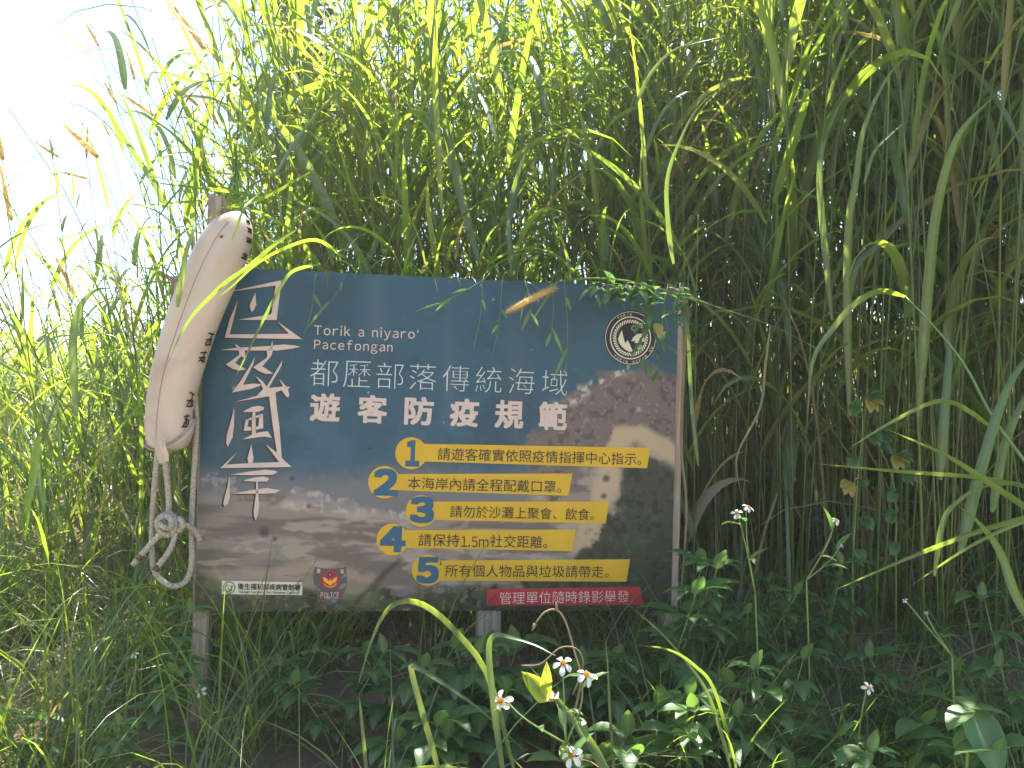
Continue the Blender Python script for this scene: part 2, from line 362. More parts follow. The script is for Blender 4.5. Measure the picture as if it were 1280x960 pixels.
M['white'] = simple('print_white', srgb(194, 171, 155), .5, .3, 40, .86)
M['thin_white'] = simple('print_pale', srgb(178, 182, 176), .5, .3)
M['yellow'] = simple('print_yellow', srgb(196, 154, 18), .45, .35, 12, .86)
M['teal'] = simple('print_teal', srgb(42, 82, 104), .5, .3)
M['ink'] = simple('print_black', srgb(40, 34, 26), .5, .3)
M['brown'] = simple('print_dark_brown', srgb(48, 36, 32), .5, .3)
M['red'] = simple('print_red', srgb(164, 44, 48), .5, .3, 20, .8)
M['redtext'] = simple('print_pink', srgb(224, 196, 176), .5, .3)
M['navy'] = simple('print_navy', srgb(30, 28, 40), .5, .3)
M['cream'] = simple('print_cream', srgb(204, 194, 168), .5, .3)
M['green_print'] = simple('print_green', srgb(52, 104, 56), .5, .3)
M['gold'] = simple('print_gold', srgb(224, 158, 44), .5, .3)
M['grey_print'] = simple('print_grey', srgb(86, 76, 72), .5, .3)
M['grey_light'] = simple('print_grey_light', srgb(118, 108, 102), .5, .3)

def flat(name, polys, m, d, parent=sign):
    """printed flat shapes; polys are outlines in the photograph's pixels, laid on the board's face"""
    bm = bmesh.new()
    for p in polys:
        vs_ = [bm.verts.new(onboard(*uv(x, y, d), d)) for x, y in p]
        try: f = bm.faces.new(vs_)
        except ValueError: continue
        f.normal_update()
        if f.normal.y > 0: f.normal_flip()
    bmesh.ops.triangulate(bm, faces=bm.faces[:], quad_method='BEAUTY', ngon_method='EAR_CLIP')
    me = bpy.data.meshes.new(name); bm.to_mesh(me); bm.free()
    return link(name, me, m, parent)
GCACHE = {}
def glyph(c, off=0.0):
    """one character's flat outline: vertices in ems, faces, area"""
    if (c, off) in GCACHE: return GCACHE[c, off]
    k = bpy.data.curves.new('glyph', 'FONT'); k.body = c; k.offset = off; k.resolution_u = 4
    o = bpy.data.objects.new('glyph', k); COL.objects.link(o)
    bpy.context.view_layer.update()
    me = bpy.data.meshes.new_from_object(o.evaluated_get(bpy.context.evaluated_depsgraph_get()))
    v = np.array([q.co[:2] for q in me.vertices]).reshape(-1, 2); f = [tuple(p.vertices) for p in me.polygons]
    ar = sum(p.area for p in me.polygons)
    bpy.data.objects.remove(o); bpy.data.curves.remove(k); bpy.data.meshes.remove(me)
    GCACHE[c, off] = (v, f, ar); return v, f, ar
def thin_glyph(c, off):
    """a lighter weight of a character: every outline point moves inwards by -off"""
    if ('thin', c, off) in GCACHE: return GCACHE['thin', c, off]
    v, f, a0 = glyph(c); v = v.copy(); key = {}; rid = [key.setdefault((round(p[0], 5), round(p[1], 5)), len(key)) for p in v]
    pos = {r_: v[i] for i, r_ in enumerate(rid)}; de = {}
    for t in f:
        t = [rid[i] for i in t]; ar = sum(pos[t[i-1]][0]*pos[t[i]][1]-pos[t[i]][0]*pos[t[i-1]][1] for i in range(len(t)))
        if ar < 0: t = t[::-1]
        for i in range(len(t)): de[(t[i-1], t[i])] = de.get((t[i-1], t[i]), 0)+1
    nr = {}
    for (p, q) in de:
        if (q, p) in de: continue
        d = pos[q]-pos[p]; L = np.linalg.norm(d)
        if L < 1e-9: continue
        for z in (p, q): nr.setdefault(z, []).append(np.array([-d[1], d[0]])/L)
    mv = {}
    for z, l_ in nr.items():
        m_ = sum(l_); q = np.linalg.norm(m_)
        if q > 1e-6: m_ = m_/q; mv[z] = m_*min(2.0, 1/max(.3, float(m_ @ l_[0])))*(-off)
    for i, r_ in enumerate(rid):
        if r_ in mv: v[i] = v[i]+mv[r_]
    GCACHE['thin', c, off] = (v, f, a0); return v, f, a0
WIDE = lambda c: chr(ord(c)+0xFEE0) if 33 <= ord(c) <= 126 else c
def glyphs(s, off=0.0, latin=False, gap=.1):
    """a line of text; Latin is set letter by letter from the sans that also holds the Chinese"""
    V_, F_, x = [], [], 0.0
    for c in s:
        if c == ' ': x += .3+gap; continue
        v, f, _ = thin_glyph(WIDE(c) if latin else c, off) if off < 0 else glyph(WIDE(c) if latin else c)
        n0 = len(V_); x0 = v[:, 0].min() if latin else 0
        V_ += [(p[0]-x0+x, p[1]) for p in v]; F_ += [tuple(i+n0 for i in t) for t in f]
        x += (v[:, 0].max()-x0+gap) if latin else 1.0
    return np.array(V_), F_
def lettering(name, items, m, d, parent=sign):
    """items: (text, lower left, lower right, height, weight[, 'latin', letter gap]) in the photograph's pixels; weight < 0 thins the strokes, > 0 fattens them (ems)"""
    V_, F_ = [], []
    for s, p0, p1, h, off, *lt in items:
        v, f = glyphs(s, min(off, 0), bool(lt), lt[1] if len(lt) > 1 else .1)
        a = np.array(uv(*p0, d)); c = np.array(uv(*p1, d)); top = np.array(uv(p0[0], p0[1]-h, d))
        ex = c-a; hh = np.linalg.norm(top-a); ey = np.array([-ex[1], ex[0]])/np.linalg.norm(ex)
        x0, x1 = v[:, 0].min(), v[:, 0].max()
        if lt: cv = glyph(WIDE('H'))[0]; y0, y1 = cv[:, 1].min(), cv[:, 1].max()
        else: y0, y1 = v[:, 1].min(), v[:, 1].max()
        fat = [(0, 0)] if off <= 0 else [(off*i, off*j_) for i in (-1, 0, 1) for j_ in (-1, 0, 1)]
        for j, (fx, fy) in enumerate(fat):
            n0 = len(V_); dd = d+j*.00004
            for x, y in v:
                q = a+ex*(x+fx-x0)/(x1-x0)+ey*hh*(y+fy-y0)/(y1-y0); V_.append(onboard(q[0], q[1], dd))
            F_ += [tuple(i+n0 for i in t) for t in f]
    me = bpy.data.meshes.new(name); me.from_pydata(V_, [], F_); me.update()
    if len(me.polygons) and sum(p.normal.y*p.area for p in me.polygons) > 0: me.flip_normals()
    return link(name, me, m, parent)
def crop(ox, oy, s, pts): return [(ox+x/s, oy+y/s) for x, y in pts]
D1, D2, D3, D4 = .0010, .0016, .0022, .0028

# the brush-cut title: four characters of pointed strokes with a printed dark edge
TS = 5.817; LOW = 155*TS
T1 = [[(145, 168), (505, 88), (490, 220), (470, 378), (190, 377), (425, 337), (433, 328), (463, 127), (145, 170)],
      [(317, 180), (320, 265), (308, 300), (290, 320), (275, 290), (277, 265), (300, 210)],
      [(188, 232), (150, 400), (127, 483), (560, 478), (476, 388), (655, 517), (92, 507), (130, 370)],
      [(50, 597), (180, 580), (400, 568), (520, 556), (600, 563), (645, 573), (580, 587), (480, 600), (300, 600)],
      [(165, 548), (210, 580), (238, 605), (243, 645), (230, 652), (212, 640), (168, 690), (248, 738), (200, 746), (150, 733), (100, 702), (195, 635), (200, 620)],
      [(440, 528), (442, 600), (430, 640), (365, 715), (445, 766), (390, 770), (340, 750), (300, 722), (395, 655), (403, 640), (398, 600), (425, 575)],
      [(312, 648), (300, 700), (225, 850), (300, 840), (355, 845), (350, 857), (280, 880), (145, 906), (208, 820), (265, 730)],
      [(318, 785), (365, 820), (398, 862), (440, 790), (512, 670), (505, 712), (412, 872), (500, 864), (515, 858), (490, 805), (540, 862), (568, 862), (552, 885), (563, 920), (555, 942), (540, 935), (505, 888), (462, 905), (470, 1000), (490, 1150), (508, 1382), (580, 1447), (60, 1455), (185, 1338), (105, 1430), (280, 1418), (488, 1412), (390, 1280), (472, 1343), (440, 1130), (415, 932), (165, 974), (325, 930), (372, 880), (355, 840)]]
T2 = [[(163, 108), (160, 240), (150, 330), (115, 398), (103, 370), (108, 310), (140, 200)],
      [(230, 140), (290, 108), (340, 100), (378, 110), (375, 130), (330, 145), (230, 146)],
      [(245, 200), (270, 195), (258, 250), (285, 255), (285, 280), (230, 282)], [(297, 146), (315, 146), (320, 300), (290, 315), (290, 200)],
      [(342, 178), (371, 155), (373, 262), (300, 280), (300, 257), (338, 248)], [(240, 203), (371, 155), (371, 172), (245, 214)],
      [(220, 345), (290, 310), (345, 292), (405, 285), (435, 332), (380, 325), (330, 330)],
      [(285, 378), (303, 480), (295, 520), (265, 520), (258, 480), (275, 420)],
      [(130, 602), (260, 580), (380, 565), (450, 570), (478, 582), (440, 602), (300, 605)],
      [(128, 605), (130, 760), (115, 815), (90, 832), (82, 810), (95, 750), (112, 690)],
      [(235, 640), (300, 622), (370, 614), (418, 628), (400, 650), (330, 652), (235, 648)],
      [(150, 738), (300, 712), (400, 698), (500, 714), (460, 735), (380, 740), (150, 740)],
      [(322, 652), (333, 655), (338, 760), (343, 830), (335, 890), (318, 935), (305, 900), (303, 860), (318, 760)]]
title = [crop(265, 335, TS, p) for p in T1]+[crop(265, 335, TS, [(x, y+LOW) for x, y in p]) for p in T2]
flat('title_shadow', [[(x-2.3, y+1.3) for x, y in p] for p in title], M['brown'], D1)
flat('title_lettering', title, M['white'], D2)
lettering('latin_subtitle', [('Torik a niyaro\u2019', (392.5, 418.3), (523, 423.5), 11.6, .004, 'latin', .2), ('Pacefongan', (392.5, 435.9), (490.6, 439.6), 11.2, .004, 'latin', .2)], M['white'], D2)
row = lambda s, xa, ya, xb, yb, w0, w1, h0, h1, off: [(c, (xa+(xb-xa)*i/(len(s)-1), ya+(yb-ya)*i/(len(s)-1)), (xa+(xb-xa)*i/(len(s)-1)+w0+(w1-w0)*i/(len(s)-1), ya+(yb-ya)*i/(len(s)-1)+1.2), h0+(h1-h0)*i/(len(s)-1), off) for i, c in enumerate(s)]
lettering('thin_heading', row('都歷部落傳統海域', 387.3, 482, 677, 493.3, 34.5, 31.5, 33, 31.5, -.017), M['thin_white'], D2)
HX = [388, 447.5, 506, 562.8, 619.2, 674]
lettering('bold_heading', [(c, (x, 525.2+(x-388)*.0378), (x+35.2-(x-388)*.007, 525.2+(x-388)*.0378+1.2), 33.3, .03) for c, x in zip('遊客防疫規範', HX)], M['white'], D2)

def disc(cx, cy_, r, n_=40, rx=None): return [(cx+(rx or r)*math.cos(2*math.pi*i/n_), cy_+r*math.sin(2*math.pi*i/n_)) for i in range(n_)]
B5 = lambda pts: crop(440, 530, 3.2, pts)
bars = [('1', (237, 117, 64), [(262, 79), (1195, 95), (1180, 177), (262, 149)], '請遊客確實依照疫情指揮中心指示。', (342, 144), (1157, 165), 50, (218, 163), (264, 164), 92),
        ('2', (130, 233, 65), [(150, 200), (882, 198), (866, 287), (150, 264)], '本海岸內請全程配戴口罩。', (222, 261), (836, 276), 50, (93, 279), (174, 281), 93),
        ('3', (278, 348, 63), [(300, 310), (1028, 310), (1015, 398), (300, 383)], '請勿於沙灘上聚會、飲食。', (392, 374), (968, 387), 49, (238, 388), (319, 389), 91),
        ('4', (162, 462, 64), [(185, 425), (895, 422), (882, 509), (185, 494)], '請保持1.5m社交距離。', (265, 488), (781, 498), 50, (119, 505), (205, 507), 91),
        ('5', (302, 584, 63), [(325, 546), (1112, 541), (1098, 631), (325, 626)], '所有個人物品與垃圾請帶走。', (372, 611), (1026, 615), 49, (263, 630), (339, 630), 92)]
for dg, (cx, cy_, r), poly, s, p0, p1, h, q0, q1, dh in bars:
    e = flat('rule_banner', [B5(poly)], M['yellow'], D1)
    flat('number_disc', [B5(disc(cx, cy_, r, 48))], M['yellow'], D2, e)
    lettering('rule_number', [(dg, B5([q0])[0], B5([q1])[0], dh/3.2, .055, 'latin')], M['teal'], D3, e)
    it = [(s, B5([p0])[0], B5([p1])[0], h/3.2, 0)]
    if dg == '4':                                       # Chinese with a Latin figure between
        it = [(t, B5([(xa, 488+(xa-265)*.0185)])[0], B5([(xb, 488+(xb-265)*.0185)])[0], hh_/3.2, 0, *x_) for t, xa, xb, hh_, x_ in
              (('請保持', 265, 429, 50, ()), ('1.5m', 436, 545, 42, ('latin', .12)), ('社交距離。', 552, 781, 50, ()))]
    lettering('rule_text', it, M['ink'], D3, e)
e = flat('warning_strip', [[(608.4, 736.2), (800, 733.4), (805, 756), (608, 757)]], M['red'], D1)
lettering('warning_text', [('管理單位隨時錄影舉發', (624.4, 755.2), (786, 752.6), 15.0, -.012)], M['redtext'], D2, e)
# round emblem: rings, rope border, mountain, sun and wave
EC = (460, 452); E3 = lambda pts: crop(745, 380, 10.664, pts)
emb = flat('emblem', [E3(disc(*EC, 366, 64, 350))], M['navy'], D1)
def ring(name, r0, r1, m, d, n_=72):
    qs = []
    for i in range(n_):
        a, b_ = 2*math.pi*i/n_, 2*math.pi*(i+1)/n_; k_ = 350/366
        qs.append(E3([(EC[0]+r*math.cos(t)*k_, EC[1]+r*math.sin(t)) for r, t in ((r0, a), (r1, a), (r1, b_), (r0, b_))]))
    return flat(name, qs, m, d, emb)
ring('emblem_ring', 344, 352, M['cream'], D2); ring('emblem_ring', 270, 286, M['cream'], D2)
qs = []
for i in range(40):
    a = 2*math.pi*i/40; k_ = 350/366
    for s_ in (0, 1):
        qs.append(E3([(EC[0]+r*math.cos(t)*k_, EC[1]+r*math.sin(t)) for r, t in ((200+s_*22, a+s_*.07), (222+s_*22, a+.03+s_*.07), (222+s_*22, a+.13+s_*.07), (200+s_*22, a+.10+s_*.07))]))
flat('rope_border', qs, M['cream'], D2, emb)
flat('mountain', [E3([(345, 345), (362, 430), (388, 522), (425, 482), (460, 560), (495, 635), (440, 634), (395, 612), (345, 570), (310, 520), (293, 470), (310, 420)])], M['cream'], D2, emb)
flat('wave', [E3([(470, 497), (500, 440), (545, 402), (600, 394), (645, 410), (672, 455), (640, 500), (600, 506), (610, 560), (600, 610), (556, 604), (520, 575), (560, 580), (580, 548), (560, 520), (510, 520), (530, 490)])], M['cream'], D2, emb)
flat('sun_rays', [E3([(508+math.cos(a)*24+math.cos(a+1.57)*5, 322+math.sin(a)*24+math.sin(a+1.57)*5), (508+math.cos(a)*50, 322+math.sin(a)*50), (508+math.cos(a)*24-math.cos(a+1.57)*5, 322+math.sin(a)*24-math.sin(a+1.57)*5)]) for a in [i*math.pi/5 for i in range(10)]], M['cream'], D2, emb)
it = []
def arc_text(s, a0, da, r, hgt, up):
    for i, c in enumerate(s):
        if c == ' ': continue
        a = a0+da*i; x, y = EC[0]+math.cos(a)*r*.956, EC[1]-math.sin(a)*r
        tx, ty = (math.sin(a), math.cos(a)) if up else (-math.sin(a), -math.cos(a))      # reading direction
        w_ = 14 if c != 'I' else 5
        it.append((c, E3([(x-tx*w_, y-ty*w_)])[0], E3([(x+tx*w_, y+ty*w_)])[0], hgt/10.664, .01, 'latin'))
arc_text('TORIK OCEAN SU', R(228), R(8.3), 338, 30, False)
arc_text('TORIK', R(122), R(-8.3), 296, 30, True)
lettering('emblem_lettering', it, M['cream'], D3, emb)
# agency label and police badge
C4 = lambda pts: crop(265, 700, 7.111, pts)
lab = flat('agency_label', [C4([(88, 185), (803, 198), (803, 313), (86, 303)])], M['cream'], D1)
flat('agency_emblem', [C4(disc(152, 245, 55, 40))], M['green_print'], D2, lab)
flat('agency_emblem_field', [C4(disc(152, 245, 47, 40))], M['cream'], D3, lab)
def arcband(cx, cy_, r0, r1, a0, a1, n_=16):
    return [(cx+r0*math.cos(a0+(a1-a0)*i/n_), cy_+r0*math.sin(a0+(a1-a0)*i/n_)) for i in range(n_+1)]+[(cx+r1*math.cos(a0+(a1-a0)*i/n_), cy_+r1*math.sin(a0+(a1-a0)*i/n_)) for i in range(n_, -1, -1)]
flat('agency_swirl', [C4(arcband(148, 248, 26, 37, .3, 4.4)), C4(arcband(160, 245, 10, 19, -1.2, 2.2)), C4([(150, 222), (176, 232), (196, 228), (178, 246)])], M['green_print'], D4, lab)
lettering('agency_name', [('衛生福利部疾病管制署', *C4([(229, 262), (783, 272)]), 55/7.11, .022)], M['ink'], D2, lab)
lettering('agency_latin_name', [('Taiwan Centers for Disease Control', *C4([(234, 292), (778, 300)]), 18/7.11, .03, 'latin', .14)], M['grey_print'], D2, lab)
bd = flat('police_badge', [C4([(912, 58), (950, 70), (1050, 78), (1150, 70), (1190, 60), (1200, 150), (1195, 230), (1160, 330), (1110, 375), (1050, 402), (985, 375), (935, 320), (905, 220), (898, 140)])], M['grey_print'], D1)
flat('badge_bands', [C4([(1180, 120), (1198, 125), (1196, 150), (1140, 160)]), C4([(1150, 215), (1192, 205), (1185, 240), (1120, 262)]), C4([(905, 215), (960, 262), (965, 290), (912, 245)]), C4([(1020, 300), (1120, 345), (1085, 382), (1000, 345)])], M['grey_light'], D2, bd)
flat('badge_disc', [C4(disc(1050, 178, 83, 40))], M['red'], D3, bd)
flat('badge_eagle', [C4([(985, 150), (1020, 165), (1038, 190), (1050, 168), (1062, 190), (1082, 165), (1112, 150), (1105, 190), (1080, 205), (1062, 215), (1066, 228), (1050, 222), (1034, 228), (1038, 215), (1018, 205), (995, 190)]), C4(arcband(1050, 178, 58, 66, .5, 2.64))], M['gold'], D4, bd)
flat('badge_star_disc', [C4(disc(1050, 130, 22, 20))], M['navy'], D4, bd)
flat('badge_star', [C4([(1050+(12 if i % 2 == 0 else 5)*math.sin(i*math.pi/5), 130-(12 if i % 2 == 0 else 5)*math.cos(i*math.pi/5)) for i in range(10)])], M['white'], D4+.0006, bd)
flat('badge_red_tips', [C4([(1128, 296), (1157, 318), (1124, 340)]), C4([(968, 338), (1004, 344), (985, 378)])], M['red'], D3, bd)
lettering('badge_lettering', [('POLICE', *C4([(965, 336), (1125, 338)]), 50/7.11, .022, 'latin', .22), ('警', *C4([(931, 114), (962, 115)]), 38/7.11, .02), ('察', *C4([(1140, 121), (1172, 122)]), 38/7.11, .02)], M['white'], D4, bd)
# rusty fixings
M['rust'] = simple('rusty_screw', (.16, .07, .035, 1), .8, .3, 200, .5)
for x, y, r in ((254, 750, 3.3), (462.5, 559.5, 1.9), (671, 516.5, 2), (836, 742, 2.4), (832, 372, 2.4)):
    u_, v_ = uv(x, y, .001); bm = bmesh.new(); bmesh.ops.create_uvsphere(bm, u_segments=12, v_segments=8, radius=r*.002)
    for q in bm.verts: q.co = Vector((u_+q.co.x, -.0015-max(0, -q.co.y)*.55+max(0, q.co.y)*.2, v_+q.co.z))
    me = bpy.data.meshes.new('screw'); bm.to_mesh(me); bm.free(); link('screw', me, M['rust'], sign)

# weathered posts behind the panel
def wood(name, c0, c1):
    m, n, l, b = mat(name); b.inputs['Roughness'].default_value = .85; spec(b, .2)
    tc = n.new('ShaderNodeTexCoord'); mp = n.new('ShaderNodeMapping'); mp.inputs['Scale'].default_value = (90, 90, 5)
    nz = n.new('ShaderNodeTexNoise'); nz.inputs['Scale'].default_value = 1.2; nz.inputs['Detail'].default_value = 7
    l.new(tc.outputs['Object'], mp.inputs['Vector']); l.new(mp.outputs['Vector'], nz.inputs['Vector'])
    cr = n.new('ShaderNodeValToRGB'); cr.color_ramp.elements[0].position = .3; cr.color_ramp.elements[1].position = .72
    cr.color_ramp.elements[0].color = c0; cr.color_ramp.elements[1].color = c1
    l.new(nz.outputs['Fac'], cr.inputs['Fac']); l.new(cr.outputs['Color'], b.inputs['Base Color'])
    bp = n.new('ShaderNodeBump'); bp.inputs['Strength'].default_value = .5; bp.inputs['Distance'].default_value = .003
    l.new(nz.outputs['Fac'], bp.inputs['Height']); l.new(bp.outputs['Normal'], b.inputs['Normal']); return m
M['wood'] = wood('weathered_wood', (.17, .125, .09, 1), (.42, .33, .25, 1))
def post(u0, u1, ztop, zbot, thick, label=None):
    k = MB(); k.box(Matrix.Translation(((u0+u1)/2, ST+.003+thick/2, (ztop+zbot)/2)), u1-u0, thick, ztop-zbot, .004)
    o = link('post', k.mesh('post', smooth=False), M['wood'], sign)
    if label: tag(o, label)
u0, v0 = uv(246.5, 245, -.03); u1, _ = uv(272, 245, -.03); ub, vb = uv(243, 770, -.03); ub1, _ = uv(262, 770, -.03)
post(ub, ub1+.003, v0, -SH/2-.42, .035, 'tall grey post rising above the board')
um, vm = uv(592, 770, -.03); um1, _ = uv(632, 770, -.03)
post(um+.006, um1-.014, SH/2-.05, -SH/2-.36, .03)
ur, vr = uv(838, 560, -.03); ur1, _ = uv(851, 560, -.03)
post(ur-.02, ur1-.004, SH/2-.01, -SH/2-.38, .035)
ug0, vg0 = uv(212, 347, -.03); 
k = MB(); k.box(Matrix.Translation(((ug0+ub1)/2-.012, ST+.055, vg0-.052)), ub1-ug0-.02, .022, .10, .004)
k.box(Matrix.Translation(((ug0+ub1)/2-.012, ST+.052, vg0)), ub1-ug0-.012, .034, .012, .004)
tag(link('crosspiece', k.mesh('crosspiece', smooth=False), M['wood'], sign))

# ------------------------------------------------------------------ the rescue float leaning on the board's left edge
fm, n, l, b = mat('float_vinyl'); b.inputs['Roughness'].default_value = .45; spec(b, .4)
b.inputs['Subsurface Weight'].default_value = .0
tc = n.new('ShaderNodeTexCoord'); nz = n.new('ShaderNodeTexNoise'); nz.inputs['Scale'].default_value = 7; nz.inputs['Detail'].default_value = 9; nz.inputs['Distortion'].default_value = .6
l.new(tc.outputs['Object'], nz.inputs['Vector'])
cr = n.new('ShaderNodeValToRGB'); cr.color_ramp.elements[0].position = .28; cr.color_ramp.elements[1].position = .55
cr.color_ramp.elements[0].color = (.36, .265, .185, 1); cr.color_ramp.elements[1].color = (.47, .37, .27, 1)
l.new(nz.outputs['Fac'], cr.inputs['Fac']); l.new(cr.outputs['Color'], b.inputs['Base Color'])
M['vinyl'] = fm
M['vinyl_edge'] = simple('float_seam', (.28, .205, .15, 1), .6, .3)
FY = 1.80
axis = [(208, 565, 8), (208, 560, 20), (209, 545, 27.5), (213, 505, 30), (221, 465, 32), (233, 425, 33), (246, 388, 34), (261, 350, 35), (277, 315, 34.5), (289, 293, 30), (297, 279, 22), (302, 270, 12), (304, 267, 3)]
fl = empty('rescue_float', tuple(at(207, 563, FY)))
tag(fl, 'white vinyl rescue float with black handwriting, leaning on the left edge of the blue board', 'rescue float')
def smooth1(v, n_):
    return [spline([(q, 0, 0) for q in v], n_)[i].x for i in range(n_)]
NR, NK = 64, 48
axx = smooth1([a[0] for a in axis], NR); axy = smooth1([a[1] for a in axis], NR); axr = smooth1([a[2] for a in axis], NR)
def float_pt(i, ang, out=0.0):
    """ring i along the float, ang 0 = right side, pi/2 = towards the viewer"""
    p = at(axx[i], axy[i], FY+.0005*i)
    q = at(axx[min(i+1, NR-1)], axy[min(i+1, NR-1)], FY); q0 = at(axx[max(i-1, 0)], axy[max(i-1, 0)], FY)
    t = (q-q0).normalized(); fwd = Vector((0, -1, 0)); sd_ = fwd.cross(t)*-1; sd_.normalize()
    r = max(axr[i], 1)*.95*FY/FPX+out
    tt = i/(NR-1)
    # a long crease runs down the front, slightly left of the middle; soft sag wrinkles
    dlt = (ang-(1.95-.25*tt)+math.pi) % (2*math.pi)-math.pi
    cre = -.20*math.exp(-(dlt/.24)**2)*min(1, max(0, tt-.02)*7)*min(1, max(0, .9-tt)*4)
    wob = .012*math.sin(9*tt+2*ang)+.010*math.sin(23*tt+3.0*ang+1)
    rr = r*(1+cre+wob)
    return p+sd_*math.cos(ang)*rr+fwd*math.sin(ang)*rr*.82
vv = [float_pt(i, 2*math.pi*j/NK) for i in range(NR) for j in range(NK)]
k = MB(); k.add(vv, [(i*NK+j, i*NK+(j+1) % NK, (i+1)*NK+(j+1) % NK, (i+1)*NK+j) for i in range(NR-1) for j in range(NK)]+[tuple(range(NK-1, -1, -1)), tuple((NR-1)*NK+j for j in range(NK))])
k.build('body', M['vinyl'], fl)
# hemmed end flap: a collar round the lower end whose upper edge dips to the eyelet and climbs on the right
def flap_top(a): 
    d_ = (a-1.95+math.pi) % (2*math.pi)-math.pi
    if d_ < 0: return .055+.165*min(1, (-d_)/1.9)**.85
    return .055+.075*min(1, d_/1.3)
k = MB(); NA = 72; rows = 7; va = []
def ringf(t):
    """point on the body at fractional height"""
    return t*(NR-1)
def float_at(t, a, out):
    x = ringf(t); i = int(x); fr = x-i
    return float_pt(i, a, out).lerp(float_pt(min(i+1, NR-1), a, out), fr)
for j in range(NA):
    a = 2*math.pi*j/NA; top = flap_top(a)
    for r_ in range(rows):
        u_ = r_/(rows-1); va.append(float_at(.015+(top-.015)*u_, a, .002+.0065*u_))
for j in range(NA):
    a = 2*math.pi*j/NA; va.append(float_at(flap_top(a), a, .0005))
F_ = [(j*rows+r_, ((j+1) % NA)*rows+r_, ((j+1) % NA)*rows+r_+1, j*rows+r_+1) for j in range(NA) for r_ in range(rows-1)]
F_ += [(j*rows+rows-1, ((j+1) % NA)*rows+rows-1, NA*rows+(j+1) % NA, NA*rows+j) for j in range(NA)]
k.add(va, F_); ef = k.build('end_flap', M['vinyl'], fl)
k = MB(); hem = [float_at(flap_top(2*math.pi*j/NA), 2*math.pi*j/NA, .0085) for j in range(NA)]; k.tube(hem+hem[:1], .0021, 6, caps=False)
k.build('hem', M['vinyl_edge'], ef)
k = MB(); sm = [float_at(.1+.68*i/30, 1.95-.25*(.1+.68*i/30)+.03*math.sin(i*.9), -.0125 if 2 < i < 28 else -.009) for i in range(31)]
k.tube([float_at(.1+.72*i/40, 1.95-.25*(.1+.72*i/40), .0006) for i in range(41)], .0012, 5); k.build('seam', M['vinyl_edge'], fl)
# hanging cloth tab with the eyelet
k = MB(); k.ribbon(spline([at(199, 548, FY-.069), at(198, 560, FY-.072), at(199, 570, FY-.068), at(203, 579, FY-.062)], 10), .017, .2, .25, prof=lambda u: 1-.35*u)
k.ribbon(spline([at(201, 549, FY-.066), at(204, 560, FY-.069), at(207, 568, FY-.066), at(208, 577, FY-.062)], 10), .015, -.3, .25, prof=lambda u: 1-.3*u)
k.build('eyelet_tab', M['vinyl'], fl)
# brushed black handwriting down the right side, worn and not readable: small crossing strokes that lie on the skin
rs = random.Random(5)
k = MB(); kk = [0]
def stroke(t0, a0, t1, a1, w_):
    kk[0] += 1; o_ = .0008+.00004*kk[0]
    p = [float_at(t0+(t1-t0)*i/4, a0+(a1-a0)*i/4, o_) for i in range(5)]
    c_ = float_at((t0+t1)/2, (a0+a1)/2, .05)-float_at((t0+t1)/2, (a0+a1)/2, 0)
    k.ribbon(p, w_, 0, 0, face=-c_.normalized(), prof=lambda u: .6+.8*math.sin(math.pi*(u*.8+.1)))
for tc_, ac, sz in ((.89, .42, .024), (.83, .34, .024), (.77, .28, .020), (.69, .22, .018), (.44, .26, .030), (.39, .30, .026), (.27, .34, .030), (.215, .40, .026), (.165, .46, .020)):
    sz *= .8
    for q in range(3): stroke(tc_+sz*(q-1)*.62, ac-.20+rs.uniform(-.05, .05), tc_+sz*(q-1)*.62+rs.uniform(-.004, .008), ac+.22+rs.uniform(-.06, .06), .0030)
    stroke(tc_-sz*.8, ac+rs.uniform(-.08, .08), tc_+sz*.85, ac+rs.uniform(-.08, .08), .0030)
    stroke(tc_-sz*.7, ac-.18, tc_+sz*.1, ac-.05, .0026); stroke(tc_-sz*.75, ac+.2, tc_+sz*.05, ac+.06, .0026)
k.build('handwriting', M['ink'], fl)
k = MB(); c_ = float_at(.72, 1.55, .0); k.tube([c_, c_+Vector((0, -.0025, 0))], .0038, 10); k.build('stud', M['rust'], fl)

# ------------------------------------------------------------------ the rope that hangs from the float
rmx, n, l, b = mat('braided_rope'); b.inputs['Roughness'].default_value = .8; spec(b, .2); b.inputs['Base Color'].default_value = (.60, .54, .44, 1)
tc = n.new('ShaderNodeTexCoord'); wv = n.new('ShaderNodeTexVoronoi'); wv.inputs['Scale'].default_value = 260
l.new(tc.outputs['Object'], wv.inputs['Vector']); bp = n.new('ShaderNodeBump'); bp.inputs['Strength'].default_value = .6; bp.inputs['Distance'].default_value = .003
l.new(wv.outputs['Distance'], bp.inputs['Height']); l.new(bp.outputs['Normal'], b.inputs['Normal'])
cr = n.new('ShaderNodeValToRGB'); cr.color_ramp.elements[0].color = (.47, .42, .34, 1); cr.color_ramp.elements[1].color = (.26, .215, .16, 1); cr.color_ramp.elements[1].position = .8
l.new(wv.outputs['Distance'], cr.inputs['Fac']); l.new(cr.outputs['Color'], b.inputs['Base Color'])
M['rope'] = rmx
RY = 1.785; RR = .0063
rope = empty('rope', tuple(at(200, 570, RY)))
tag(rope, 'cream braided rope knotted into a long hanging loop under the white float', 'rope')
def rp(pts, n_=60): return spline([at(x, y, RY+(d_ if d_ else 0)) for x, y, *d_ in [(p[0], p[1], *p[2:]) for p in pts] for d_ in [d_[0] if d_ else 0]], n_)
def tubes(name, lists, m, parent, r=RR):
    k = MB()
    for q in lists:
        Lq = sum((q[i+1]-q[i]).length for i in range(len(q)-1)); k.tube(spline(q, max(8, int(Lq/.0022))), r, 16, laid=.28)
    return k.build(name, m, parent)
